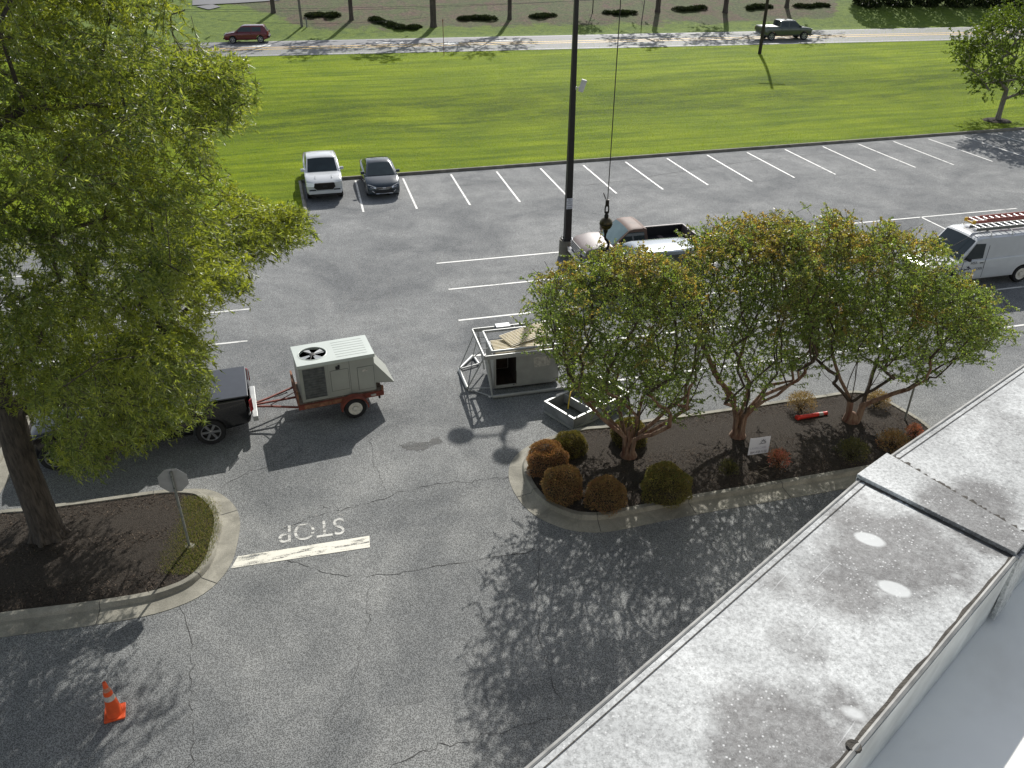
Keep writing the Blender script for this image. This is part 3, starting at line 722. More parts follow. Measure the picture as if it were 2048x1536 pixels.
# ================================================================== BUILDING WE STAND ON
ZC = 12.25; ZR = 12.045
def C_(px, py, z=ZC): return G(px, py, z)
o0 = C_(1060, 1536); o1 = C_(1726, 957); o2 = C_(1788, 911); o3 = C_(2048, 732)
i0 = C_(1700, 1510); i1 = C_(2035, 1108)
dn = (o1 - o0).normalized(); df = (o3 - o2).normalized(); di = (i1 - i0).normalized()
oN = o0 - dn * 6.0; oF = o3 + df * 22.0; iN = i0 - di * 6.0
di2 = Vector((math.cos(R(40)), math.sin(R(40)), 0)); iF = i1 + di2 * 22.5
bld = thing('building', 'building whose weathered metal parapet coping fills the lower right corner', 'building', (o0.x, o0.y, 0))
off = Vector((-o0.x, -o0.y, 0)); U = Vector((0, 0, 1))
def bp(b, name, mat, **k): return b.build(name, mat, parent=bld, **k)
def shift(pts): return [p + off for p in pts]
m1 = i0 + (i1 - i0) * 0.985; m2 = i1 + di2 * 0.03
b = MB(); b.slab(shift([oN, o1, m1, iN]), -U, 0.025); bp(b, 'coping', M['galv'], bevel=0.004)
b = MB(); b.slab(shift([o2 - df * 0.02, oF, iF, m2]), -U, 0.025); bp(b, 'coping', M['galv'], bevel=0.004)
# outer drip edge, a small raised hem along the rim
nrm_o = Vector((-dn.y, dn.x, 0))
for a, c in ((oN, o1), (o2 - df * 0.02, oF)):
    d = (c - a).normalized(); n = Vector((-d.y, d.x, 0))
    b = MB(); b.slab(shift([a + n * 0.001, c + n * 0.001, c + n * 0.001 - U * 0.11, a + n * 0.001 - U * 0.11]), n, 0.006)
    b.path(shift([a + n * 0.001 - U * 0.001, c + n * 0.001 - U * 0.001]), 0.0032, 6); bp(b, 'drip_edge', M['rim_metal'])
    b = MB(); s0 = a - n * 0.016; s1 = c - n * 0.016
    b.face(shift([s0 + U * 0.0015 - n * 0.0014, s1 + U * 0.0015 - n * 0.0014, s1 + U * 0.0015 + n * 0.0008, s0 + U * 0.0015 + n * 0.0008])); bp(b, 'hem_line', M['sealant'])
# inner fascia with rolled bead and dirty sealant line
for a, c in ((iN, m1), (m2, iF)):
    d = (c - a).normalized(); n = Vector((d.y, -d.x, 0))
    b = MB(); b.slab(shift([a - U * 0.006, c - U * 0.006, c - U * (ZC - ZR - 0.002) - n * .012, a - U * (ZC - ZR - 0.002) - n * .012]), n, 0.006); bp(b, 'inner_fascia', M['fascia'])
    b = MB(); k = 60; pts = [a.lerp(c, i / k) + n * 0.001 + U * (0.001 + random.uniform(-.001, .001)) for i in range(k + 1)]
    b.path(shift(pts), 0.005, 6); bp(b, 'rolled_bead', M['rim_metal'])
    b = MB(); L = []; Rr = []
    for i in range(0, 161):
        p = a.lerp(c, i / 160); L.append(p - n * (0.0065 + random.uniform(0, .006)) + U * 0.0012); Rr.append(p - n * 0.004 + U * 0.0012)
    b.strip(shift(L), shift(Rr)); bp(b, 'sealant_line', M['sealant'])
# joint cover plate, standing a little proud
ca = C_(1714, 948, ZC + .012); cb = C_(1774, 905, ZC + .012); cc = C_(2052, 1032, ZC + .012); cd = C_(2033, 1106, ZC + .012)
cin = (i1 - i0).normalized(); cc = cd + cin * 0.085
b = MB(); b.slab(shift([ca, cb, cc, cd]), -U, 0.011)
d = (cb - ca).normalized(); n = Vector((-d.y, d.x, 0)); b.slab(shift([ca - U * 0.012, cb - U * 0.012, cb - U * 0.13, ca - U * 0.13]), n, -0.003)
n2 = Vector((cin.y, -cin.x, 0)); b.slab(shift([cd - U * 0.012, cc - U * 0.012, cc - U * 0.20, cd - U * 0.20]), n2, 0.010)
bp(b, 'joint_cover', M['galv'], bevel=0.003)
b = MB()
for p, q in ((ca, cd), (cb, cc)):
    t = (q - p).normalized(); s = Vector((-t.y, t.x, 0)) * (0.006 if p is ca else -0.014); L = []; Rr = []
    for i in range(61):
        x = p.lerp(q, 0.03 + 0.97 * i / 60); x.z = ZC + 0.0016; L.append(x + s * 0.1); Rr.append(x - s * random.uniform(0.6, 1.9))
    b.strip(shift(L), shift(Rr))
bp(b, 'sealant_line', M['sealant'])
b = MB(); c = C_(1707, 1494); b.lathe([(0.004, 0.0015), (0.012, 0.004), (0.013, 0.002), (0.014, 0.0)], 12, Matrix.Translation(c + off + U * .001)); bp(b, 'fastener', M['sealant'])
b = MB(); dnn = Vector((di.y, -di.x, 0)) * .012; q = [iN - dnn, i1 - dnn, iF - dnn, iF + Vector((8, -14, 0)), iN + Vector((10, -14, 0))]; b.face(shift([Vector((p.x, p.y, ZR)) for p in q])); bp(b, 'roof_membrane', M['membrane'])
ws = [oN - nrm_o * 0.02, o1 - nrm_o * 0.02, o2 - nrm_o * 0.02, oF - nrm_o * 0.02, iF + Vector((8, -14, 0)), iN + Vector((10, -14, 0))]
b = MB()
for i in range(len(ws)):
    p, q2 = ws[i], ws[(i + 1) % len(ws)]
    b.face(shift([Vector((p.x, p.y, -0.1)), Vector((q2.x, q2.y, -0.1)), Vector((q2.x, q2.y, ZC - 0.03 if i < 3 else ZR - .01)), Vector((p.x, p.y, ZC - 0.03 if i < 3 else ZR - .01))]))
bp(b, 'wall', M['stucco'])
# ================================================================== VEGETATION
def unit(a): return a / (np.linalg.norm(a, axis=-1, keepdims=True) + 1e-9)
def leaves(P, D, L, W, fold=0.25):
    n = len(P); N = unit(RNG.normal(0, 1, (n, 3)) + np.array([0, 0, 0.9]))
    S = unit(np.cross(D, N)); N = np.cross(S, D)
    mid = P + D * (L * 0.45)[:, None]
    V = np.stack([P, mid + S * (W / 2)[:, None] + N * (W * fold)[:, None], P + D * L[:, None], mid - S * (W / 2)[:, None] + N * (W * fold)[:, None]], 1).reshape(-1, 3)
    i = np.arange(n)[:, None] * 4
    F = np.concatenate([i + np.array([0, 1, 2]), i + np.array([0, 2, 3])], 1).reshape(-1, 3)
    return V, F
def inside_np(poly, x, y):
    c = np.zeros(x.shape, bool); n = len(poly)
    for i in range(n):
        xi, yi = poly[i]; xj, yj = poly[i - 1]
        h = (yi > y) != (yj > y)
        with np.errstate(divide='ignore', invalid='ignore'):
            c ^= h & (x < (xj - xi) * (y - yi) / (yj - yi + 1e-12) + xi)
    return c
def sprays(C, OUT, spread, ns, sl, nl, L, W, droop=0.2, lift=0.0, along=0.6, keep=None, flat=1.0):
    """C (k,3) clump centres, OUT (k,3) outward directions; ns sprays each of nl leaves"""
    k = len(C); O = np.repeat(C, ns, 0) + RNG.normal(0, 1, (k * ns, 3)) * np.array([1, 1, flat]) * spread
    d = unit(np.repeat(OUT, ns, 0) * 0.9 + RNG.normal(0, 0.75, (k * ns, 3)) + np.array([0, 0, lift]))
    d = unit(d * np.array([1, 1, 0.4 + 0.6 * flat]))
    ln = sl * RNG.uniform(0.6, 1.25, k * ns)
    if keep is not None:
        tip = O + d * ln[:, None]; tip[:, 2] -= droop * ln; q = keep(tip) & keep(O); O = O[q]; d = d[q]; ln = ln[q]
    m = len(O)
    t = RNG.uniform(0.12, 1.0, (m, nl))
    P = O[:, None] + d[:, None] * (t * ln[:, None])[..., None]
    P[..., 2] -= droop * (t ** 2) * ln[:, None]
    dd = unit(d[:, None] * along + RNG.normal(0, 0.6, (m, nl, 3)) + np.array([0, 0, -droop * 0.9]) * t[..., None])
    LL = L * RNG.uniform(0.6, 1.25, m * nl); WW = W * RNG.uniform(0.7, 1.25, m * nl)
    return P.reshape(-1, 3), dd.reshape(-1, 3), LL, WW, O, d, ln
def skeleton(root_pts, root_r, targets, jit=0.12, step=0.45, up=0.0, zpen=1.5, pwr=0.42, tip=0.006, steep=0.15, free=None):
    """connects every target to the nearest fitting limb; returns chains of (points, radii)"""
    pos = [np.array(p, float) for p in root_pts]; par = [-1] + list(range(len(root_pts) - 1)); cnt = [0] * len(pos); nroot = len(pos)
    base = pos[0]
    order = np.argsort(np.linalg.norm((targets - base) * np.array([1, 1, .8]), axis=1) + (0 if free is None else 100.0 * np.array(free)))
    arr = np.zeros((len(targets) * 30 + len(pos) + 10, 3)); arr[:len(pos)] = pos
    for ti in order:
        t = targets[ti]; A = arr[:len(pos)]
        dv = t - A; dist = np.linalg.norm(dv, axis=1)
        cost = dist + (zpen * np.maximum(0, -dv[:, 2] + steep * dist) if free is None or not free[ti] else 0.6 * np.maximum(0, dv[:, 2]))
        cost[:max(1, nroot // 3)] += 3.0
        j = int(np.argmin(cost)); p = A[j].copy(); n = max(1, int(dist[j] / step)); prev = j
        for s in range(1, n + 1):
            f = s / n; q = p + (t - p) * f
            if s < n: q = q + RNG.normal(0, jit * step, 3) + np.array([0, 0, up * math.sin(f * PI) * dist[j]])
            arr[len(pos)] = q; pos.append(q); par.append(prev); cnt.append(0); prev = len(pos) - 1
        k = prev
        while k >= 0: cnt[k] += 1; k = par[k]
    total = max(1, cnt[0]); rad = [max(tip, root_r * (c / total) ** pwr) for c in cnt]
    kids = {}
    for i, p in enumerate(par):
        if p >= 0: kids.setdefault(p, []).append(i)
    chains = []; stack = [(0, None)]
    while stack:
        i, pr = stack.pop(); ch = ([pr] if pr is not None else []) + [i]
        while True:
            c = kids.get(ch[-1], [])
            if not c: break
            c = sorted(c, key=lambda x: -rad[x])
            for o in c[1:]: stack.append((o, ch[-1]))
            ch.append(c[0])
        if len(ch) > 1:
            rr = [rad[x] for x in ch]
            if pr is not None: rr[0] = min(rr[0], rr[1] * 1.15)
            chains.append(([pos[x] for x in ch], rr))
    return chains
def split_wood(chains, cut):
    a = MB(); b = MB()
    for pts, rr in chains:
        (a if max(rr) > cut else b).path(pts, rr, 8 if max(rr) > cut else 4, cap=False)
    return a, b

# ---- the big willow oak
OAK_OUT = [(-700, -900), (395, -900), (392, 0), (375, 35), (335, 60), (352, 96), (420, 92), (498, 118), (515, 160), (520, 205), (500, 262), (452, 278), (432, 300), (440, 330), (468, 350), (470, 382), (520, 392), (590, 408), (640, 440), (620, 478), (592, 520), (545, 520), (505, 540), (515, 590), (500, 618), (455, 606), (425, 640), (432, 700), (425, 740), (440, 780), (428, 822), (395, 868), (345, 880), (300, 905), (236, 925), (205, 962), (150, 968), (95, 935), (80, 890), (70, 850), (30, 830), (-40, 800), (-700, 800)]
tb = G(103, 1083); TB = np.array([tb.x, tb.y, 0.15])
def oak():
    root = thing('willow_oak', 'big willow oak with narrow bright green leaves rooted in the mulch of the left island', 'tree', tuple(TB))
    # candidates over the crown volume, kept where the crown shows in the photograph (its hidden half mirrors the seen one)
    cen = np.array([0.3, 0.2, 8.6]); rad = np.array([8.2, 5.6, 7.0]); pts = []
    tries = 0
    while len(pts) < 430 and tries < 60000:
        tries += 1
        u = unit(RNG.normal(0, 1, 3)); r = RNG.uniform(0.22, 1.0) ** 0.5
        p = cen + u * rad * r
        if p[2] < 2.4 or (p[2] < 3.6 and abs(p[0]) > 5): continue
        w = p + TB
        x, y, dep = project(w)
        if dep < 2: continue
        if w[0] < TB[0] - 0.8:
            if RNG.random() < 0.6: continue
        elif not inside(OAK_OUT, x, y): continue
        # a margin so sprays do not leave the outline
        if w[0] >= TB[0] - 0.8:
            m = 0.42 * FPX / dep
            if not (inside(OAK_OUT, x + m, y) and inside(OAK_OUT, x - m, y) and inside(OAK_OUT, x, y + m)): 
                if RNG.random() < 0.93: continue
        pts.append(p)
    # sprays that make the ragged outline seen in the photograph
    for (px, py, wy) in [(600, 450, 16.3), (560, 470, 16.2), (520, 440, 16.0), (590, 500, 16.0), (480, 430, 15.8), (540, 420, 16.6), (470, 480, 16), (500, 560, 16.3), (480, 590, 16.2), (470, 150, 14.6), (490, 200, 14.8), (480, 240, 14.6), (440, 130, 14.4), (450, 220, 14.8), (400, 180, 14.8), (380, 130, 14.2), (370, 20, 13.4), (340, 30, 13.6), (200, 930, 14.4), (160, 920, 14.2), (130, 890, 14.2), (230, 890, 14.5), (300, 860, 14.8), (350, 840, 15), (390, 820, 15.2), (400, 770, 15.3), (380, 700, 15.5), (330, 780, 15), (260, 840, 14.5), (190, 860, 14.3), (110, 780, 13.8), (60, 720, 13.6), (150, 750, 13.8), (230, 720, 14), (300, 680, 14.4), (40, 600, 13.2), (120, 560, 13.2), (90, 480, 13)]:
        pts.append(np.array(AT(px, py, wy)) - TB)
    C = np.array(pts)
    trunk = [(0, 0, -0.1), (0.0, 0, 1.0), (-0.02, 0.02, 2.2), (0.06, 0.05, 3.6), (0.02, 0.1, 5.2), (0.12, 0.1, 7.0), (0.05, 0.15, 9.0), (0.15, 0.1, 11.0), (0.1, 0.1, 13.0)]
    ch = skeleton(trunk, 0.31, C, 0.22, 0.5, up=0.06, zpen=0.9, pwr=0.60, tip=0.008)
    a = MB(); b = MB(); first = True
    for p, rr in ch:
        if first:
            rr = [r for r in rr]; rr[0] = 0.46; rr[1] = 0.33; first = False
            P = [p[0], np.array(p[0]) + np.array([0, 0, .35]), np.array(p[0]) + np.array([0, 0, .7])] + list(p[1:]); Rr = [0.43, 0.365, 0.345] + [min(.33, x) for x in rr[1:]]
            Pn = []; Rn = []
            for i in range(len(P) - 1):
                for k in range(4): Pn.append(np.array(P[i]) * (1 - k / 4) + np.array(P[i + 1]) * k / 4 + RNG.normal(0, .006, 3)); Rn.append(Rr[i] * (1 - k / 4) + Rr[i + 1] * k / 4)
            a.path(Pn, Rn, 18)
            for k in range(7):                          # root flare
                an = k * 2 * PI / 7 + .3; a.path([(math.cos(an) * .23, math.sin(an) * .23, .45), (math.cos(an) * .33, math.sin(an) * .33, .12), (math.cos(an) * .50, math.sin(an) * .50, -.03)], [.11, .11, .05], 7)
        elif max(rr) > 0.09: a.path(p, rr, 8, cap=False)
        else: b.path(p, rr, 5, cap=False)
    a.build('trunk', M['oak_bark'], root, smooth=60, fix=False); b.build('branches', M['oak_bark'], root, smooth=60, fix=False)
    out = unit((C - np.array([0, 0, 7.5])) * np.array([1, 1, 0.55]))
    def kp(p):
        w = p + TB; x, y, dep = project(w); j = RNG.normal(0, 10, len(p))
        return (inside_np(OAK_OUT, x + j, y + j * .6)) | (w[:, 0] < TB[0] - 1.2) | (y < -60)
    P, D, L, W, O, d, ln = sprays(C, out, 0.44, 36, 0.58, 30, 0.125, 0.024, droop=0.40, along=0.8, keep=kp, flat=0.34)
    V, F = leaves(P, D, L, W)
    np_mesh('crown', V, F, M['oak_leaf'], root)
    tw = MB()
    for i in range(0, len(O), 2):
        e = O[i] + d[i] * ln[i]; e[2] -= .45 * ln[i]; m_ = O[i] + d[i] * ln[i] * .5; m_[2] -= .11 * ln[i]
        tw.path([O[i], m_, e], [.006, .005, .003], 3, cap=False)
    tw.build('twigs', M['oak_bark'], root, fix=False)
    return root
oak()

# ---- crape myrtles of the right island
def keeper(poly): 
    def k(w):
        x, y, d = project(w); return inside(poly, x, y)
    return k
def crape(px, py, label, h, rx, ry, lean, seed, stems, nclump, zlow=1.9, poly=None, foot=0.17, low=()):
    global RNG
    keep = keeper(poly) if poly else None
    RNG = np.random.default_rng(seed)
    b0 = G(px, py, 0.2); B = np.array([b0.x, b0.y, 0.16])
    root = thing('crape_myrtle', label, 'tree', tuple(B), group='crape myrtles on the right island')
    pts = []
    while len(pts) < nclump:
        u = RNG.uniform(-1, 1, 3)
        z = RNG.uniform(zlow, h); f = (z - zlow) / (h - zlow)
        wid = (0.52 + 0.48 * math.sin(min(1, f * 1.2) * PI / 2)) * (math.sqrt(max(0.22, 1 - max(0, (f - 0.72) / 0.34) ** 2)))
        if f < 0.40 and RNG.random() < 0.62: continue
        r = math.hypot(u[0], u[1])
        if r > 1: continue
        if r < 0.80 and f < 0.76 and RNG.random() < 0.94: continue     # open vase inside
        p = np.array([u[0] * rx * wid + lean[0] * f, u[1] * ry * wid + lean[1] * f, z])
        if keep is not None and not keep(p + B): continue
        pts.append(p)
    nmain = len(pts)
    for px_, py_, dy_ in low: pts.append(np.array(AT(px_, py_, B[1] + dy_)) - B)
    C = np.array(pts)
    a = MB(); tw = MB()
    groups = [[] for _ in range(stems)]
    dirs = [(k + RNG.uniform(-.2, .2)) * 2 * PI / stems + 0.4 for k in range(stems)]
    for i, p in enumerate(C):
        an = math.atan2(p[1] - lean[1] * .5, p[0] - lean[0] * .5)
        k = min(range(stems), key=lambda s: abs((an - dirs[s] + PI) % (2 * PI) - PI) + RNG.uniform(0, .5)); groups[k].append((p, i >= nmain))
    for k in range(stems):
        if not groups[k]: continue
        g = np.array([q_[0] for q_ in groups[k]]); fre = [q_[1] for q_ in groups[k]]; m = g.mean(0); an = dirs[k]; r0 = foot
        s0 = np.array([math.cos(an) * r0 * .75, math.sin(an) * r0 * .75, -0.08])
        e = np.array([m[0] * 0.36, m[1] * 0.36, 2.6 + RNG.uniform(-.3, .4)])
        root_pts = [s0 * (1 - t) + e * t + np.array([math.sin(t * PI) * .10 * -math.cos(an) + RNG.normal(0, .025), math.sin(t * PI) * .10 * -math.sin(an) + RNG.normal(0, .025), 0]) for t in np.linspace(0, 1, 8)]
        for pts_, rr in skeleton(root_pts, 0.056 if stems > 4 else 0.098, g, 0.06, 0.32, up=-0.02, zpen=3.0, pwr=0.60, tip=0.0055, steep=0.82, free=fre):
            if pts_[0][2] < 0.1:
                kk = next((i for i, q_ in enumerate(pts_) if q_[2] > 2.9), len(pts_) - 1) + 1
                a.path(pts_[:kk], [r * (1.3 if i == 0 else 1) for i, r in enumerate(rr[:kk])], 8)
                if kk < len(pts_) - 1: tw.path(pts_[kk - 1:], rr[kk - 1:], 6, cap=False)
            else: tw.path(pts_, rr, 5, cap=False)
    a.lathe([(0.30, -0.1), (0.25, 0.05), (0.17, 0.22), (0.08, 0.34), (0, 0.36)], 12)
    a.build('trunk', M['crape_bark'], root, smooth=60, fix=False)
    out = unit((C - np.array([lean[0] * .4, lean[1] * .4, zlow + .3])) * np.array([1, 1, 0.9]))
    kq = None
    if poly is not None:
        def kq(p):
            x, y, dep = project(p + B); j = RNG.normal(0, 17, len(p)); return inside_np(poly, x + j, y + j * .8 + 4) | (RNG.random(len(p)) < .03)
    P, D, L, W, O, d, ln = sprays(C, out, 0.42, 11, 0.42, 22, 0.062, 0.038, droop=0.10, lift=0.2, along=0.5, keep=kq, flat=0.24)
    for i in range(0, len(O)):
        e = O[i] + d[i] * ln[i]; tw.path([O[i] - d[i] * .12, O[i] + d[i] * ln[i] * .5, e], [.006, .005, .003], 3, cap=False)
    tw.build('branches', M['crape_twig'], root, smooth=60, fix=False)
    V, F = leaves(P, D, L, W, 0.15)
    np_mesh('crown', V, F, M['crape_leaf'], root)
    return root
CR1 = [(1052, 560), (1105, 545), (1160, 518), (1205, 498), (1300, 500), (1345, 520), (1405, 560), (1420, 640), (1425, 720), (1400, 800), (1380, 840), (1345, 862), (1300, 830), (1235, 870), (1200, 830), (1140, 790), (1110, 780), (1130, 740), (1085, 715), (1035, 690), (1030, 640), (1070, 600), (1045, 570)]
CR2 = [(1375, 470), (1430, 445), (1500, 440), (1560, 430), (1620, 445), (1650, 500), (1660, 620), (1640, 720), (1600, 760), (1540, 790), (1480, 830), (1440, 800), (1405, 720), (1370, 620), (1360, 540)]
CR3 = [(1640, 420), (1690, 415), (1720, 470), (1790, 440), (1830, 480), (1890, 470), (1920, 520), (1915, 560), (1980, 565), (1990, 580), (1960, 610), (2030, 605), (2000, 640), (2050, 680), (1990, 700), (1975, 740), (1890, 730), (1860, 780), (1790, 760), (1720, 730), (1640, 740), (1610, 700), (1580, 640), (1590, 520)]
crape(1257, 912, 'crape myrtle with flared red stems beside the round clipped shrubs at the island nose', 6.7, 2.8, 2.2, (0.0, 0.1), 21, 8, 400, 1.4, CR1, .17, [(1135, 760, -.3), (1165, 790, -.5), (1190, 810, -.4), (1235, 800, -.5), (1270, 790, -.6), (1245, 845, -.4), (1300, 800, -.2), (1330, 830, -.3), (1350, 845, -.4), (1375, 810, 0), (1340, 790, .4), (1150, 740, .4), (1110, 700, .2), (1395, 770, .2), (1215, 770, -.7), (1320, 760, -.6), (1360, 740, -.3)])
crape(1475, 872, 'crape myrtle standing between the other two, behind the white yard sign', 7.1, 2.8, 2.2, (0.15, 0.3), 22, 7, 400, 1.4, CR2, .17, [(1425, 780, -.2), (1445, 800, -.4), (1475, 830, -.4), (1460, 790, -.5), (1500, 800, -.3), (1540, 775, 0), (1570, 765, .3), (1420, 740, .2), (1590, 740, .2), (1480, 760, -.6)])
crape(1702, 842, 'crape myrtle leaning on two bare stems beside the fallen orange tube', 7.5, 4.3, 2.6, (0.9, 0.4), 23, 2, 560, 1.7, CR3, .20, [(1640, 720, -.2), (1660, 735, -.3), (1700, 720, -.5), (1750, 735, -.5), (1790, 750, -.3), (1850, 765, -.2), (1870, 745, 0), (1900, 725, .2), (1940, 715, .3), (1970, 725, .3), (1620, 690, .2), (1980, 690, .3), (2020, 680, .3), (2030, 690, .2), (1990, 660, .5), (1950, 680, 0)])
RNG = np.random.default_rng(5)

# ---- shrubs of the right island: clipped mounds of tiny leaves
SH = {}
def shrub_mat(key, cols, patch):
    SH[key] = leaf_mat('shrub_leaf_' + key, [tuple(x * 1.5 + sum(c) * .17 for x in c) for c in cols], (1.3, 1.2, 0.6), 0.25, 0.5, patch=[tuple(x * 1.5 + sum(c) * .17 for x in c) for c in patch], pscale=2.4)
shrub_mat('rust', [(0.17, 0.072, 0.026), (0.23, 0.105, 0.036), (0.13, 0.060, 0.024), (0.20, 0.12, 0.035)], [(0.26, 0.11, 0.04), (0.16, 0.10, 0.025)])
shrub_mat('brown', [(0.15, 0.080, 0.026), (0.20, 0.11, 0.034), (0.11, 0.062, 0.022), (0.17, 0.12, 0.03)], [(0.20, 0.08, 0.03), (0.13, 0.095, 0.02)])
shrub_mat('olive', [(0.095, 0.085, 0.014), (0.13, 0.115, 0.018), (0.065, 0.065, 0.012), (0.14, 0.10, 0.02)], [(0.075, 0.095, 0.014), (0.16, 0.115, 0.02)])
shrub_mat('tan', [(0.19, 0.135, 0.06), (0.25, 0.175, 0.075), (0.13, 0.10, 0.04), (0.17, 0.11, 0.045)], [(0.26, 0.15, 0.05), (0.14, 0.10, 0.03)])
shrub_mat('dark', [(0.05, 0.055, 0.014), (0.075, 0.07, 0.016), (0.04, 0.042, 0.012)], [(0.09, 0.07, 0.018), (0.05, 0.06, 0.014)])
shrub_mat('red', [(0.30, 0.055, 0.032), (0.36, 0.10, 0.055), (0.20, 0.05, 0.03), (0.16, 0.07, 0.03)], [(0.20, 0.075, 0.03), (0.15, 0.08, 0.025)])
def shrub(px, py, wpx, hpx, key, label, sparse=False, n=4200):
    c = G(px, py, 0.3); dep = project((c.x, c.y, 0.3))[2]
    r = wpx / 2 * dep / FPX; hr = hpx / 2 * dep / FPX * 1.06
    c = G(px, py + hpx * 0.02, 0.12 + hr * 0.85)
    root = thing('shrub', label, 'shrub', (c.x, c.y, 0.12), random.uniform(0, 6), 'low shrubs on the right island')
    k = int(n * (r / 0.5) ** 2 * (0.5 if sparse else 1.7)) + 300
    u = unit(RNG.normal(0, 1, (k, 3))); u[:, 2] = np.where(u[:, 2] < -0.45, -u[:, 2], u[:, 2])
    lump = 1 + 0.10 * np.sin(u[:, 0] * 5 + RNG.uniform(0, 6)) * np.cos(u[:, 1] * 4.3 + RNG.uniform(0, 6)) + 0.05 * np.sin(u[:, 2] * 7 + u[:, 0] * 6) + (0.10 if sparse else 0.022) * RNG.normal(0, 1, k)
    depthf = 1 - np.abs(RNG.normal(0, 0.055 if not sparse else 0.25, k))
    if not sparse:                                       # clipped dome: fuller low down, flat-bottomed
        h_ = np.hypot(u[:, 0], u[:, 1]); lowm = u[:, 2] < 0.25; u[lowm, 0] *= (0.985 / h_[lowm]); u[lowm, 1] *= (0.985 / h_[lowm])
    cz = np.array([0, 0, hr * (0.85 if sparse else 0.72)])
    P = u * np.array([r * 0.97, r * 0.97, hr]) * (lump * depthf)[:, None] + cz
    P[:, 2] = np.maximum(P[:, 2], 0.03)
    D = unit(u + RNG.normal(0, 0.7, (k, 3)) + np.array([0, 0, .3]))
    V, F = leaves(P, D, (0.045 if sparse else .038) * RNG.uniform(.6, 1.3, k), 0.023 * RNG.uniform(.7, 1.3, k))
    np_mesh('foliage', V, F, SH[key], root)
    b = MB()
    if not sparse:
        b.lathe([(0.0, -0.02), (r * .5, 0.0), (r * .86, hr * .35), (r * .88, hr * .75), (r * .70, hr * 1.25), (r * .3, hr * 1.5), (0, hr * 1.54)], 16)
    for i in range(26 if sparse else 8):
        a = random.uniform(0, 2 * PI); rr = r * random.uniform(.3, .95); z = hr * random.uniform(.7, 1.7)
        b.path([(0, 0, 0), (math.cos(a) * rr * .4, math.sin(a) * rr * .4, z * .6), (math.cos(a) * rr, math.sin(a) * rr, z)], [.012, .009, .004], 4)
    b.build('stems', M['core'], root, smooth=60, fix=False)
for a in ((1095, 915, 84, 70, 'rust', 'rust orange clipped shrub farthest left in the island nose'), (1142, 886, 66, 48, 'olive', 'olive and orange clipped shrub against the kerb, behind the rust one'), (1125, 966, 84, 72, 'brown', 'red brown rounded shrub in front of the rust orange one'),
          (1212, 986, 80, 68, 'brown', 'brown gold shrub nearest the camera, between the red brown and the olive one'), (1332, 966, 98, 78, 'olive', 'largest shrub, olive green dome beside the near kerb'), (1259, 862, 72, 54, 'olive', 'green shrub half hidden behind the flared red tree stems'),
          (1457, 936, 38, 30, 'dark', 'tiny olive shrub left of the yard sign'), (1557, 918, 44, 40, 'red', 'small bright red leaved shrub right of the yard sign'), (1603, 806, 58, 42, 'tan', 'golden tan shrub directly behind the fallen orange tube'),
          (1755, 800, 50, 36, 'tan', 'thin tan shrub right of the leaning tree by the far kerb'), (1705, 902, 62, 46, 'dark', 'dark green shrub left of the roof edge corner'), (1787, 884, 62, 46, 'brown', 'orange brown shrub beside the roof edge'), (1828, 864, 32, 32, 'red', 'small reddish shrub farthest right at the kerb')):
    shrub(*a, sparse=a[4] in ('tan', 'dark', 'red') or a[0] > 1700)

# ---- tree on the lawn at the right edge
def round_tree(name, label, base, h, r, zc, ncl, mat, bark, tr, ns, nl, L, W, zlow, group=None, spr=0.3, sl=0.6, fine=True, keep=None):
    root = thing(name, label, 'tree', tuple(base), group=group); B = np.array(base)
    pts = []
    while len(pts) < ncl:
        u = unit(RNG.normal(0, 1, 3)); q = RNG.uniform(0.25, 1.0) ** 0.5
        p = np.array([u[0] * r, u[1] * r, zc + u[2] * (h - zc)]) * np.array([q, q, 1])
        p[2] = zc + u[2] * (h - zc) * q
        if p[2] < zlow: continue
        if keep is not None and not keep(p + B): continue
        pts.append(p)
    C = np.array(pts)
    rp = [(0, 0, -0.15), (0.01, 0, .6), (0.03, 0.02, zlow * .7), (0.02, 0, zlow), (0.05, 0.03, zlow + (h - zlow) * .3), (0, 0, zlow + (h - zlow) * .55)]
    ch = skeleton(rp, tr, C, 0.15, 0.5 if fine else 1.5, up=0.05, zpen=1.5, pwr=.42, tip=.008 if fine else .02)
    a = MB(); b = MB()
    for i, (p, rr) in enumerate(ch):
        if i == 0: rr = [tr * 1.35] + [min(x, tr) for x in rr[1:]]; a.path(p, rr, 10)
        else: b.path(p, rr, 5, cap=False)
    a.build('trunk', bark, root, smooth=60, fix=False); b.build('branches', bark, root, smooth=60, fix=False)
    out = unit(C - np.array([0, 0, zlow]))
    P, D, LL, WW, *_ = sprays(C, out, spr, ns, sl, nl, L, W, droop=.2, lift=.1)
    V, F = leaves(P, D, LL, WW); np_mesh('crown', V, F, mat, root); return root
tl = GT(1994, 242)
LT = [(1900, 100), (1925, 70), (1970, 60), (1990, 0), (2020, -200), (2600, -300), (2600, 190), (2048, 190), (1985, 195), (1960, 180), (1945, 150), (1920, 125)]
round_tree('lawn_tree', 'young broad tree on the lawn at the right edge, grey trunk in a mulch ring', (tl.x, tl.y, tl.z), 8.2, 4.6, 5.0, 230, M['lawn_tree_leaf'], M['grey_bark'], 0.17, 8, 18, 0.16, 0.085, 2.1, spr=.28, sl=.6, keep=keeper(LT))
b = MB(); b.lathe([(0, .10), (.5, .09), (.85, .05), (1.0, -.02)], 24); o = b.build('tree_mulch_ring', M['mulch'], loc=(tl.x, tl.y, tl.z)); o['kind'] = 'structure'

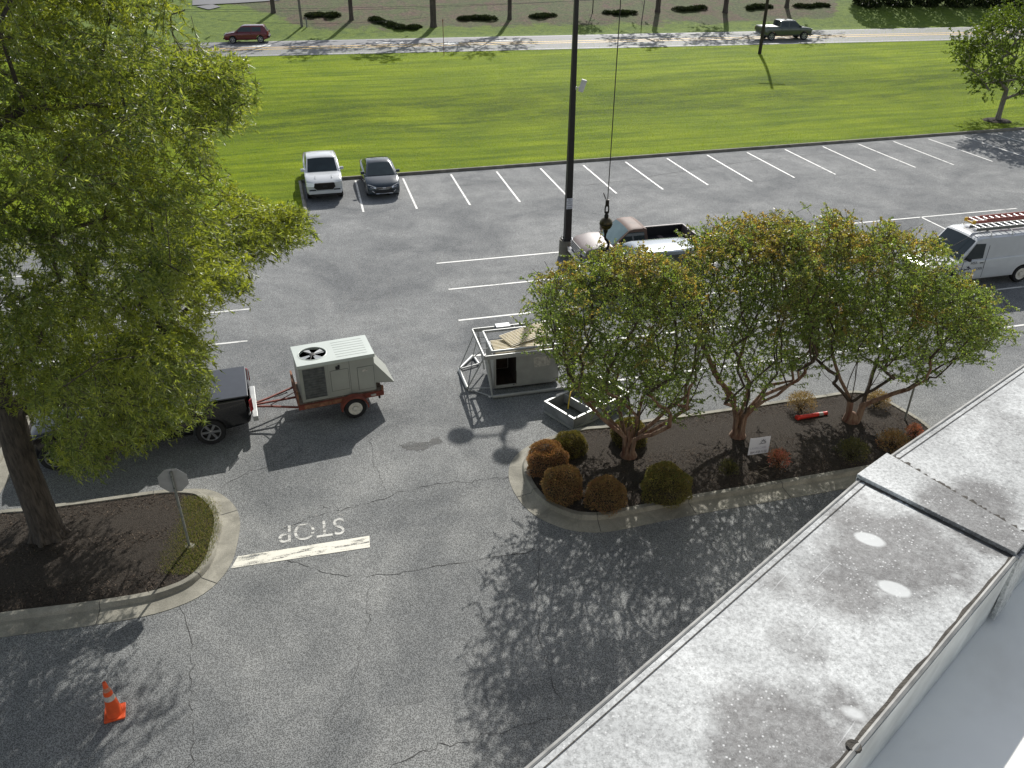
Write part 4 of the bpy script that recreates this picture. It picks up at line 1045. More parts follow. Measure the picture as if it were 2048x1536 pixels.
# ---- trees on the roadside slope: trunks in view, crowns above the frame whose shade falls on verge and road
TR = [(547, 26, .26, 'roadside tree farthest left above the red car'), (703, 40, .24, 'roadside tree with a slim straight trunk, right of the grey pole'), (867, 54, .34, 'thick dark trunk of the tree standing lowest on the bank'), (1019, 39, .24, 'roadside tree between the low dark mounds left of the lamp post'),
      (1315, 24, .3, 'roadside tree right of the crane cable on reddish litter'), (1450, 25, .3, 'roadside tree left of the dark leaning utility pole'), (1573, 15, .26, 'roadside tree directly behind the olive pickup')]
for i, (px, py, r, lab) in enumerate(TR):
    p = GT(px, py)
    round_tree('roadside_tree', lab, (p.x, p.y, p.z - .1), 13.5, 4.6, 9.6, 26, M['far_leaf'], M['far_bark'], r, 7, 14, 0.38, 0.20, 5.0, 'trees along the roadside slope', .5, 1.3, False)
p = GT(1185, 26)
round_tree('sapling', 'thin staked sapling on the slope beside the lamp post', (p.x, p.y, p.z - .1), 5.0, 1.2, 3.8, 40, M['far_leaf'], M['far_bark'], .06, 5, 12, 0.2, 0.1, 2.6, None, .3, .6, False)
# low dark mounds of ground juniper along the slope
def mound(pts, label, hgt):
    P0 = [GT(*p) for p in pts]; c = P0[0].copy()
    for p in P0[1:]: c += p
    c /= len(P0)
    root = thing('low_shrub', label, 'shrub', (c.x, c.y, c.z), group='low dark shrubs on the slope')
    Q = smooth_poly(P0, 6) if len(P0) > 2 else [P0[0].lerp(P0[1], k / 8) for k in range(9)]
    per = 420; A = []
    for p in Q:
        u = unit(RNG.normal(0, 1, (per, 3))); u[:, 2] = np.abs(u[:, 2]); q = RNG.uniform(.5, 1, per) ** .5
        sc_ = RNG.uniform(.4, .9); A.append(u * np.array([1.0 * sc_, .8 * sc_, hgt * sc_ * .75]) * q[:, None] + np.array([p.x - c.x + RNG.normal(0, .25), p.y - c.y + RNG.normal(0, .35), p.z - c.z]))
    P = np.concatenate(A); n = len(P); D = unit(RNG.normal(0, 1, (n, 3)) + np.array([0, 0, .5]))
    V, F = leaves(P, D, .22 * RNG.uniform(.6, 1.3, n), .10 * RNG.uniform(.6, 1.3, n)); np_mesh('foliage', V, F, M['hedge_leaf'], root)
mound([(618, 31), (642, 33)], 'flat dark shrub just right of the grey pole', .4); mound([(660, 32), (668, 33)], 'small round dark shrub beside the flat one near the grey pole', .6)
mound([(748, 40), (770, 48), (800, 56), (835, 58)], 'long dark trailing shrub left of the thickest trunk', .6); mound([(925, 40), (955, 38), (985, 40)], 'wide dark shrub right of the thickest trunk', .6)
mound([(1070, 34), (1096, 33)], 'low dark shrub left of the lamp post', .5); mound([(1215, 28), (1262, 27)], 'dark shrub behind the crane cable', .6)
mound([(1355, 21), (1405, 17)], 'dark shrub between two trunks right of the cable', .6); mound([(1500, 17), (1530, 16)], 'dark shrub beside the dark utility pole', .7); mound([(1600, 15), (1650, 12)], 'dark shrub above the olive pickup', .6)
def hedge(px0, px1, py, n, label):
    for i in range(n):
        x = px0 + (px1 - px0) * i / (n - 1); p = GT(x, py + random.uniform(-1, 1))
        root = thing('evergreen', label, 'tree', (p.x, p.y, p.z - .1), random.uniform(0, 6), 'dark evergreens at the top right')
        k = 2600; u = unit(RNG.normal(0, 1, (k, 3))); q = RNG.uniform(.6, 1, k) ** .5
        P = u * np.array([2.6, 2.3, 3.4]) * q[:, None] + np.array([0, 0, 3.1]); P[:, 2] = np.maximum(P[:, 2], .1)
        D = unit(u + RNG.normal(0, .8, (k, 3))); V, F = leaves(P, D, .55 * RNG.uniform(.6, 1.3, k), .26 * RNG.uniform(.6, 1.3, k)); np_mesh('crown', V, F, M['hedge_leaf'], root)
        MB().tube((0, 0, -.1), (0, 0, 3), .16, .08).build('trunk', M['far_bark'], root)
hedge(1735, 2090, 11, 7, 'dense dark evergreen in the shaded row at the top right')
# bare grey bush behind the oak
p = G(418, 340, .13); b = MB()
for i in range(26):
    a = random.uniform(0, 2 * PI); l = random.uniform(1.0, 2.0); s = random.uniform(.2, .9); e = Vector((math.cos(a) * s, math.sin(a) * s, l))
    b.path([(0, 0, 0), e * .5 + Vector((0, 0, .1)), e], [.016, .011, .004], 4)
    for k in range(3):
        f = random.uniform(.45, .9); q = e * f; b.path([q, q + Vector((random.gauss(0, .2), random.gauss(0, .2), random.uniform(.15, .5)))], [.007, .003], 3)
root = thing('bare_bush', 'leafless grey bush on the lawn half hidden behind the willow oak', 'shrub', (p.x, p.y, .1)); b.build('stems', M['twigdry'], root, fix=False)
# lawn tufts: real blades over the part of the lawn nearest the kerb
poly = [KA + KDIR * -12 + KN * .2, KA + KDIR * 52 + KN * .2, KA + KDIR * 85 + KN * 33, KA + KDIR * 85 + KN * 42, KA + KDIR * -28 + KN * 44]
def rclip(x, y): return terrain(x, y)
M['lawn_blade'] = leaf_mat('lawn_blade', [(0.17, 0.25, 0.008), (0.21, 0.29, 0.010), (0.24, 0.31, 0.014), (0.26, 0.31, 0.025)], (1.4, 1.5, 0.4), 0.5, 0.55, patch=[(0.25, 0.31, 0.014), (0.29, 0.32, 0.025)], pscale=0.25)
blades('lawn_tufts', [(p.x, p.y) for p in poly], 150000, 0.08, rclip, M['lawn_blade'], 'mown green grass of the wide lawn beyond the parking lot')
# ================================================================== VEHICLES
def lerp_prof(L, x):
    for (x0, z0), (x1, z1) in zip(L, L[1:]):
        if x0 <= x <= x1: return z0 + (z1 - z0) * (x - x0) / max(1e-6, x1 - x0)
    return L[-1][1] if x > L[-1][0] else L[0][1]
def body_mesh(upper, W, wheels, ra, zsill, rear, front, plan=0.10, belly=0.0, zr=0.36, tumble=0.0, zt=0.8):
    """upper: (x,z) outline from rear to front; wheel arches cut into the sill line; rear/front: bottom edge heights"""
    pts = list(upper)
    x0 = upper[0][0]; x1 = upper[-1][0]
    bottom = [(x1 - 0.02, front), (x1 - 0.12, front - 0.04)]
    for xw in sorted(wheels, reverse=True):
        n = 10; h = zr - zsill
        a0 = math.asin(max(-.9, min(.9, -h / ra)))
        for k in range(n + 1):
            a = a0 + (PI - 2 * a0) * k / n
            bottom.append((xw + ra * math.cos(a), zr + ra * math.sin(a)))
    bottom += [(x0 + 0.12, rear - 0.03), (x0 + 0.02, rear)]
    poly = pts + bottom; n = len(poly)
    zc = zsill + .4; xc = (x0 + x1) / 2
    sl = [(-1, .055), (-.985, .028), (-.95, .010), (-.85, 0), (-.5, 0), (0, 0), (.5, 0), (.85, 0), (.95, .010), (.985, .028), (1, .055)]
    vs = []
    for s, ins in sl:
        for (x, z) in poly:
            xx = xc + (x - xc) * (1 - ins / ((x1 - x0) / 2)); zz = zc + (z - zc) * (1 - ins / .45)
            e = max(0, (abs(x - xc) / ((x1 - x0) / 2) - .72) / .28)
            xx -= math.copysign(plan * (abs(s) ** 3) * e, x - xc)
            y = s * W / 2
            y *= 1 - tumble * max(0, z - zt) - 0.05 * e * (1 if abs(s) > .9 else 0)
            vs.append((xx, y, zz))
    b = MB(); fs = []
    for i in range(len(sl) - 1):
        for k in range(n):
            k2 = (k + 1) % n; fs.append((i * n + k, i * n + k2, (i + 1) * n + k2, (i + 1) * n + k))
    fs.append(tuple(range(n))); fs.append(tuple((len(sl) - 1) * n + k for k in reversed(range(n))))
    b.add(vs, fs); return b
class Cab:
    """glasshouse: profile points base-rear, top-rear, top-front, base-front with inward-leaning sides"""
    def __init__(s, prof, wb, wt): s.p = [Vector((x, z)) for x, z in prof]; s.wb = wb; s.wt = wt; s.z0 = min(p.y for p in s.p); s.z1 = max(p.y for p in s.p)
    def hw(s, z): return (s.wb + (s.wt - s.wb) * (z - s.z0) / (s.z1 - s.z0)) / 2
    def mesh(s, crown=0.035):
        b = MB(); n = len(s.p); sl = [-1, -.94, -.7, -.35, 0, .35, .7, .94, 1]; vs = []; fs = []
        for q in sl:
            for p in s.p:
                f = (p.y - s.z0) / (s.z1 - s.z0)
                vs.append((p.x, q * s.hw(p.y), p.y + (crown * (1 - q * q) - (.02 if abs(q) == 1 else 0)) * (f > .8)))
        for i in range(len(sl) - 1):
            for k in range(n):
                k2 = (k + 1) % n; fs.append((i * n + k, i * n + k2, (i + 1) * n + k2, (i + 1) * n + k))
        fs.append(tuple(range(n))); fs.append(tuple((len(sl) - 1) * n + k for k in reversed(range(n)))); b.add(vs, fs); return b
    def side(s, poly, sgn, off=0.008):
        return [(x, sgn * (s.hw(z) + off), z) for x, z in poly]
    def screen(s, a, c, m0=.08, m1=.07, f0=.05, f1=.95, off=.012):
        """pane between profile points a (low) and c (high)"""
        A = Vector(a); C = Vector(c); d = (C - A); n = Vector((d.y, -d.x)).normalized()
        mid = (s.p[0] + s.p[-1]) / 2
        if n.dot(A - Vector((mid.x, A.y))) < 0: n = -n
        P0 = A + d * f0 + n * off; P1 = A + d * f1 + n * off; out = []
        rows = []
        for p, m, f in ((P0, m0, f0), (P1, m1, f1)):
            w = s.hw(p.y) - m; rows.append([(p.x, q * w, p.y + .037 * (1 - q * q) * f) for q in (-1, -.7, -.35, 0, .35, .7, 1)])
        return rows
def wheel(root, x, y, r, w, rim, sgn, spokes=6, rr=.66):
    """thing > wheel > tyre, rim"""
    Mx = Matrix.Translation((x, y, r)) @ Matrix.Rotation(R(90) * -sgn, 4, 'X')
    b = MB(); b.lathe([(r * rr, -w / 2), (r * .93, -w / 2), (r, -w * .36), (r, w * .36), (r * .93, w / 2), (r * rr, w / 2)], 28, Mx, False)
    ty = b.build('wheel', M['tyre'], root, smooth=40)
    k = MB(); k.lathe([(r * rr, -w * .3), (r * rr, w * .46), (r * (rr - .05), w * .44), (r * (rr - .07), w * .1), (0, w * .1)], 24, Mx)
    k.build('hub_well', M['blk'] if spokes else rim, ty, smooth=40)
    k = MB(); k.lathe([(r * rr, w * .40), (r * rr, w * .50), (r * (rr - .06), w * .49), (r * (rr - .06), w * .38)], 24, Mx, False)
    if spokes:
        k.lathe([(r * .16, w * .12), (r * .16, w * .40), (r * .10, w * .43), (0, w * .43)], 12, Mx)
        for i in range(spokes):
            a = 2 * PI * i / spokes; d = Vector((math.cos(a), math.sin(a), 0)); n = Vector((-d.y, d.x, 0)); q = [d * r * .10 - n * r * .07, d * r * (rr - .03) - n * r * .09, d * r * (rr - .03) + n * r * .09, d * r * .10 + n * r * .07]
            k.slab([Mx @ (v + Vector((0, 0, w * .30))) for v in q], (Mx.to_3x3() @ Vector((0, 0, 1))), w * .12)
    else:
        k.lathe([(r * (rr - .05), w * .34), (r * .42, w * .20), (r * .30, w * .34), (r * .2, w * .34), (r * .19, w * .48), (0, w * .5)], 24, Mx)
        for i in range(6):
            a = 2 * PI * i / 6; k.lathe([(r * .045, w * .2), (r * .045, w * .40), (0, w * .41)], 6, Mx @ Matrix.Translation((math.cos(a) * r * .30, math.sin(a) * r * .30, 0)))
    k.build('rim', rim, ty, smooth=40)
def pane(root, rows, name, mat):
    b = MB(); b.strip([Vector(p) for p in rows[0]], [Vector(p) for p in rows[1]]); return b.build(name, mat, root, smooth=60)
def vehicle(name, label, cat, origin, hd, L, W, upper, cab, wheels, wr, paint, glass=None, tyre_w=.24, rim=None, spokes=6, ra=None, zsill=.32, rear=.42, front=.38, wtop=None, windows=(), roof_mat=None, hood_mat=None, ws=(2, 3), rw=(0, 1), head=None, tail=None, grille=None, bumper=None, group=None, plan=.12, mirrors=None, handles=(), doors=(), rails=False, wind_mat=None, cab_mat=None, track=None):
    root = thing(name, label, cat, (origin[0], origin[1], origin[2] if len(origin) > 2 else 0), hd, group)
    ra = ra or wr * 1.16; glass = glass or M['glass']
    body_mesh(upper, W, wheels, ra, zsill, rear, front, plan, zr=wr).build('body', paint, root, smooth=38)
    c = None
    if cab:
        c = Cab(cab, W * .93, wtop or W * .76)
        c.mesh().build('cabin', cab_mat or paint, root, smooth=38)
        if roof_mat:
            b = MB(); z = c.z1 + .004; a, d = c.p[1], c.p[2]
            for k in range(6):
                q0 = -1 + k / 3; q1 = q0 + 1 / 3
                def P(p, q): return (p.x, q * (c.hw(p.y) - .02), p.y + .035 * (1 - q * q) + .006)
                b.face([P(a, q0), P(d, q0), P(d, q1), P(a, q1)])
            b.build('roof_panel', roof_mat, root, smooth=60)
        pane(root, c.screen(cab[ws[1]], cab[ws[0]], .10, .06), 'windscreen', wind_mat or glass)
        pane(root, c.screen(cab[rw[0]], cab[rw[1]], .12, .07), 'rear_window', glass)
        for poly in windows:
            for s in (-1, 1):
                b = MB(); b.slab(c.side(poly, s), (0, s, 0), .004); b.build('side_window', glass, root)
        if mirrors:
            for s in (-1, 1):
                x, z = mirrors; b = MB(); y = s * (c.hw(z) + .16); b.box((x, y, z), (.10, .20, .15)); b.box((x + .01, s * (c.hw(z) + .04), z - .04), (.05, .14, .05)); b.build('mirror', paint if paint is not M['white_paint'] or name != 'cargo_van' else M['blk'], root, bevel=.02)
        if rails:
            for s in (-1, 1):
                b = MB(); y = s * (c.hw(c.z1) - .06); b.path([(c.p[1].x + .1, y, c.z1 + .01), (c.p[1].x + .22, y, c.z1 + .065), (c.p[2].x - .22, y, c.z1 + .065), (c.p[2].x - .1, y, c.z1 + .01)], .018, 6); b.build('roof_rail', M['blk'], root)
    tk = track or (W / 2 - tyre_w / 2 - .015)
    for x in wheels:
        for s in (-1, 1): wheel(root, x, s * tk, wr, tyre_w, rim or M['alloy'], s, spokes)
    for poly, mat, nm in (head or []):
        for s in (-1, 1):
            q = [(x, y * s, z) for x, y, z in poly]; b = MB(); b.slab(q, (1 if poly[0][0] > 0 else -1, .25 * s, .1), .035); b.build(nm, mat, root)
    for nm, box, mat in (grille or []):
        b = MB(); b.box(*box); b.build(nm, mat, root, bevel=.012)
    for (x, z) in handles:
        for s in (-1, 1): MB().box((x, s * (W / 2 + .005), z), (.16, .03, .035)).build('door_handle', M['blk'] if paint is M['white_paint'] else paint, root, bevel=.008)
    for (x, za, zb) in doors:
        for s in (-1, 1): MB().box((x, s * (W / 2 - .002), (za + zb) / 2), (.012, .012, zb - za)).build('door_seam', M['blk'], root)
    return root, c
def at_front(px, py, hd, half, z=0):
    """origin so that the front bumper's foot stands at a pixel"""
    p = G(px, py, z); return (p.x - math.cos(hd) * half, p.y - math.sin(hd) * half, z)
HDF = LOT - PI / 2
def pickup(name, label, origin, hd, paint, L=5.4, W=1.9, H=1.80, wr=.38, hood=1.12, belt=1.18, bed=1.2, cabr=-0.55, cabf=0.95, wheels=None, spokes=6, cover=None, open_bed=False, head=None, grille=None, bedlen=None, **k):
    x0, x1 = -L / 2, L / 2; hx = x1 - .04
    wheels = wheels or (x0 + 1.15, x1 - .92)
    zb = .78 if open_bed else bed - .01
    upper = [(x0 + .02, .55), (x0, .8), (x0 + .03, zb), (cabr - .06, zb), (cabr, belt), (cabf + .12, belt), (cabf + .62, hood + .03), (x1 - .22, hood - .06), (x1 - .06, hood - .16), (x1, .78), (x1 - .01, .52)]
    cab = [(cabr + .02, belt - .03), (cabr + .10, H - .05), (cabr + .25, H), (cabf - .75, H), (cabf - .55, H - .04), (cabf + .22, belt - .02)]
    wz = belt + .05; wt = H - .13
    n_mid = (cabr + cabf) / 2 - .1
    if cabf - cabr > 1.9:
        wins = [[(n_mid + .05, wz), (cabf + .04, wz), (cabf - .50, wt), (n_mid + .05, wt)], [(cabr + .16, wz), (n_mid - .05, wz), (n_mid - .05, wt), (cabr + .22, wt)]]; doors = [(n_mid, .45, belt), (cabf + .05, .45, belt), (cabr + .25, .7, belt)]; hand = [(n_mid + .18, belt - .14), (cabr + .3, belt - .14)]
    else:
        wins = [[(cabr + .18, wz), (cabf + .04, wz), (cabf - .50, wt), (cabr + .22, wt)]]; doors = [(cabr + .15, .45, belt), (cabf + .05, .45, belt)]; hand = [(cabr + .3, belt - .14)]
    gr = [('grille', ((x1 - .02, 0, hood - .30), (.06, W * .50, .30)), M['dark_in']), ('bumper', ((x1 - .01, 0, .54), (.12, W * .88, .17)), k.pop('bumper_mat', paint)), ('lower_grille', ((x1 - .02, 0, .40), (.08, W * .6, .12)), M['blk']), ('rear_bumper', ((x0 - .05, 0, .58), (.14, W * .9, .16)), k.pop('rear_bumper_mat', M['chrome'])), ('licence_plate', ((x0 - .125, 0, .60), (.012, .30, .14)), M['reflect'])] if grille is None else grille
    hl = [([(x1 - .045, W * .27, hood - .15), (x1 - .13, W * .465, hood - .14), (x1 - .10, W * .475, hood - .32), (x1 - .01, W * .27, hood - .33)], M['lampw'], 'headlight'), ([(x0 + .0, W * .43, bed - .08), (x0 + .06, W * .485, bed - .08), (x0 + .06, W * .485, bed - .46), (x0 + .0, W * .43, bed - .46)], M['lampr'], 'tail_light')]
    root, c = vehicle(name, label, 'pickup truck', origin, hd, L, W, upper, cab, wheels, wr, paint, ws=(4, 5), rw=(0, 1), windows=wins, head=hl, grille=gr, wtop=W * .78, tyre_w=.26, spokes=spokes, handles=hand, doors=doors, mirrors=(cabf + .02, belt + .10), zsill=.42, rear=.5, front=.45, **k)
    if open_bed:
        b = MB(); xa, xb = x0 + .06, cabr - .06
        for s in (-1, 1): b.box(((xa + xb) / 2, s * (W / 2 - .06), (.76 + bed) / 2), (xb - xa, .085, bed - .76))
        b.box((xb, 0, (.76 + bed) / 2), (.05, W - .2, bed - .76)); b.build('bed', paint, root, bevel=.02)
        MB().box((xa, 0, (.76 + bed) / 2), (.07, W - .14, bed - .76)).build('tailgate', paint, root, bevel=.02)
        b = MB(); b.box(((xa + xb) / 2, 0, .79), (xb - xa - .08, W - .22, .03))
        for s in (-1, 1): b.box(((xa + xb) / 2, s * (W / 2 - .115), (.79 + bed) / 2), (xb - xa - .08, .02, bed - .81))
        b.build('bed_liner', M['blk'], root)
    else:
        b = MB(); xa, xb = x0 + .05, cabr - .02; hw = W / 2 - .10
        b.box(((xa + xb) / 2, 0, bed + .022), (xb - xa, hw * 2, .05)); b.build('bed_cover', cover or M['black_bed_cover'], root, bevel=.015)
        b = MB(); b.box((x0 - .006, 0, bed - .22), (.02, W - .36, .40)); b.build('tailgate', paint, root, bevel=.01)
    return root, c

# white pickup and dark sedan at the far kerb
r_, c_ = pickup('pickup_truck', 'white pickup truck parked nose out beside the dark sedan at the far kerb', at_front(653, 404, HDF, 2.7), HDF, M['white_paint'], L=5.4, W=1.9, H=1.80, hood=1.16, belt=1.20, bed=1.24, cabr=-.85, cabf=1.1, cover=M['blk'], bumper_mat=M['white_paint'])
for s in (-1, 1):
    MB().box((2.69, s * .62, .62), (.05, .34, .12)).build('fog_light_recess', M['blk'], r_, bevel=.02)
b = MB(); b.slab([(2.70, y, z) for y, z in ((-.40, .66), (.40, .66), (.55, .80), (.50, 1.0), (-.50, 1.0), (-.55, .80))], (1, 0, 0), .03); b.build('grille_mesh', M['dark_in'], r_)
b = MB(); b.box((2.68, 0, .47), (.10, 1.25, .12)); b.box((2.60, 0, .37), (.20, 1.5, .14)); b.build('skid_plate', M['dark_in'], r_, bevel=.02)
b = MB(); b.box((2.735, .02, .83), (.02, .22, .10)); b.build('badge', M['blk'], r_, bevel=.01)
b = MB()
for y in (-.42, .42): b.box((1.75, y, 1.165), (1.1, .05, .02))
b.build('hood_crease', M['white_paint'], r_, bevel=.008)
def sedan():
    L, W = 4.6, 1.79; x0, x1 = -2.3, 2.3
    upper = [(x0 + .06, .5), (x0, .72), (x0 + .05, 1.0), (x0 + .35, 1.06), (-1.2, 1.03), (.75, .98), (1.3, .93), (x1 - .35, .80), (x1 - .08, .68), (x1, .55), (x1 - .02, .36)]
    cab = [(-1.75, 1.02), (-1.0, 1.36), (-.55, 1.46), (-.05, 1.475), (.25, 1.42), (1.18, .94)]
    gl = [('upper_grille', ((x1 - .03, 0, .60), (.07, .80, .07)), M['blk']), ('badge', ((x1 + .01, 0, .62), (.02, .16, .05)), M['chrome']), ('lower_grille', ((x1 + .0, 0, .42), (.06, 1.0, .16)), M['blk']), ('grille_trim', ((x1 + .012, 0, .335), (.05, .86, .022)), M['chrome']), ('licence_plate', ((x0 - .01, 0, .72), (.02, .3, .14)), M['reflect'])]
    hl = [([(x1 - .07, .40, .66), (x1 - .34, .80, .76), (x1 - .36, .83, .66), (x1 - .05, .42, .58)], M['lampw'], 'headlight'), ([(x0 + .03, .45, .95), (x0 + .20, .84, .97), (x0 + .20, .85, .80), (x0 + .01, .45, .80)], M['lampr'], 'tail_light')]
    wins = [[(-.12, 1.03), (.88, .99), (.28, 1.36), (-.12, 1.40)], [(-1.25, 1.06), (-.22, 1.03), (-.22, 1.40), (-.62, 1.39)]]
    r, c = vehicle('sedan', 'dark blue grey sedan parked nose out beside the white pickup', 'car', at_front(770, 399, HDF, 2.3), HDF, L, W, upper, cab, (-1.42, 1.32), .33, M['grey_blue_paint'], windows=wins, ws=(4, 5), rw=(0, 1), head=hl, grille=gl, zsill=.26, rear=.35, front=.28, plan=.22, mirrors=(.80, 1.06), handles=[(-.05, .88), (-1.1, .90)], doors=[(-.17, .35, 1.0), (.85, .35, .95)], wtop=W * .68)
    # chrome V trim in the nose
    b = MB(); b.path([(x1 - .10, -.62, .47), (x1 + .02, -.45, .36), (x1 + .03, 0, .335), (x1 + .02, .45, .36), (x1 - .10, .62, .47)], .016, 6); b.path([(x1 - .12, -.70, .66), (x1 - .02, -.38, .575), (x1 + .02, 0, .56), (x1 - .02, .38, .575), (x1 - .12, .70, .66)], .014, 6); b.build('chrome_trim', M['chrome'], r)
sedan()

# road traffic
def suv(name, label, origin, hd, paint, L=4.5, W=1.82, H=1.66, rails=False, wr=.35, hood=1.02, belt=1.06, wind_mat=None, wtop=None, cabr=None, third=False, cabf=.85, gl=None):
    x0, x1 = -L / 2, L / 2; cr = cabr if cabr is not None else x0 + .12
    upper = [(x0 + .03, .5), (x0, .8), (x0 + .05, belt), (cabf + .2, belt - .02), (cabf + .5, hood), (x1 - .25, hood - .10), (x1 - .05, hood - .22), (x1, .62), (x1 - .02, .40)]
    cab = [(cr, belt - .03), (cr + .22, H - .14), (cr + .34, H - .02), (cabf - .75, H), (cabf - .48, H - .06), (cabf + .32, belt - .05)]
    wz = belt + .03; wt = H - .14; m = (cr + cabf) / 2 + .05
    wins = [[(m + .04, wz), (cabf + .02, wz), (cabf - .46, wt), (m + .04, wt)], [(m - .95, wz), (m - .04, wz), (m - .04, wt), (m - .95, wt)]]
    if m - 1.05 - (cr + .3) > .25: wins.append([(cr + .28, wz + .02), (m - 1.02, wz), (m - 1.02, wt), (cr + .42, wt - .02)])
    g = [('grille', ((x1 - .03, 0, hood - .28), (.06, W * .5, .16)), M['blk']), ('bumper', ((x1 - .0, 0, .46), (.08, W * .8, .14)), M['blk']), ('rear_bumper', ((x0 - .02, 0, .55), (.10, W * .88, .20)), M['blk']), ('licence_plate', ((x0 - .02, 0, .80), (.02, .3, .14)), M['reflect'])]
    hl = [([(x1 - .06, W * .26, hood - .19), (x1 - .22, W * .46, hood - .15), (x1 - .22, W * .46, hood - .30), (x1 - .04, W * .26, hood - .32)], M['lampw'], 'headlight'), ([(x0 + .03, W * .36, belt + .05), (x0 + .10, W * .475, belt + .05), (x0 + .08, W * .48, belt - .28), (x0 - .0, W * .40, belt - .28)], M['lampr'], 'tail_light')]
    return vehicle(name, label, cat='car', origin=origin, hd=hd, L=L, W=W, upper=upper, cab=cab, wheels=(x0 + .85, x1 - .88), wr=wr, paint=paint, windows=wins, ws=(4, 5), rw=(0, 1), head=hl, grille=g, zsill=.30, rear=.40, front=.34, mirrors=(cabf - .02, belt + .06), handles=[(m + .1, belt - .12), (m - .85, belt - .12)], doors=[(m, .4, belt), (cabf, .4, belt - .05)], rails=rails, wind_mat=wind_mat, wtop=wtop)
RH = math.atan2(RDIR.y, RDIR.x)
def road_spot(px, py, side):
    """near wheel foot at a pixel, body half a width further off"""
    p = G(px, py, 1.0) + RN * side; return (p.x, p.y, 1.004)
suv('suv', 'dark red SUV driving left along the far lane of the road', road_spot(494, 86.5, .85), RH + PI, M['red_paint'], L=4.5, H=1.64)
r_, c_ = pickup('pickup_truck', 'olive grey crew cab pickup driving right along the near lane of the road', road_spot(1573, 81, 1.0), RH, M['olive_paint'], L=5.75, W=2.0, H=1.92, wr=.42, hood=1.22, belt=1.26, bed=1.32, cabr=-.95, cabf=1.35, cover=M['white_box'])

# brown pickup and silver SUV behind the crape myrtles, both nose left
HL = LOT + PI
def from_roof(px, py, z, back=0.0):
    p = G(px, py, z); return (p.x - E1.x * back, p.y - E1.y * back, 0)
r_, c_ = pickup('pickup_truck', 'old pickup with faded brown roof and open black bed, nose left beside the lamp post', from_roof(1253, 446, 1.84, -.45), HL, M['faded_pink_paint'], L=5.3, W=1.98, H=1.84, wr=.38, hood=1.20, belt=1.20, bed=1.26, cabr=-.25, cabf=1.15, open_bed=True, roof_mat=M['faded_brown_paint'], cab_mat=M['faded_brown_paint'], wind_mat=M['windscreen_teal'], spokes=5, grille=[('grille', ((2.63, 0, .90), (.06, 1.3, .36)), M['blk']), ('bumper', ((2.66, 0, .58), (.14, 1.8, .18)), M['chrome']), ('rear_bumper', ((-2.70, 0, .58), (.14, 1.8, .16)), M['chrome'])])
for k in range(4): MB().box((2.665, 0, .77 + k * .085), (.03, 1.3, .028)).build('grille_bar', M['chrome'], r_)
suv('suv', 'silver blue SUV with roof rails parked nearest the lamp post, largely hidden behind leaves', from_roof(1278, 494, 1.76, -.15), HL, M['silver_blue_paint'], L=4.95, W=1.95, H=1.76, rails=True, wr=.37, hood=1.06, belt=1.10, wind_mat=M['windscreen_teal'], cabf=.95)

# black pickup with the trailer in tow
wr1, wf1 = G(420, 886), G(113, 938)
hb = math.atan2((wf1 - wr1).y, (wf1 - wr1).x); left = Vector((-math.sin(hb), math.cos(hb), 0)); fwd = Vector((math.cos(hb), math.sin(hb), 0))
wb = (wf1 - wr1).length
Lb = 5.85; rx = -Lb / 2 + 1.22
ob = wr1 - left * .88 - fwd * (rx + .10)
r_, c_ = pickup('pickup_truck', 'black pickup with flat bed cover towing the trailer, half under the willow oak', (ob.x, ob.y, 0), hb, M['black_paint'], L=Lb, W=2.03, H=1.93, wr=.415, hood=1.24, belt=1.28, bed=1.34, cabr=-.85, cabf=1.35, wheels=(rx, rx + wb), rear_bumper_mat=M['alu'], wind_mat=M['windscreen_teal'])
b = MB(); b.path([(-2.75, .62, .46), (-2.45, .62, .44), (-2.25, .55, .46)], .035, 8); b.build('exhaust_pipe', M['chrome'], r_)
b = MB(); 
for s in (-1, 1): MB().box((-.1, s * .98, .45), (2.2, .10, .05)).build('running_board', M['blk'], r_)

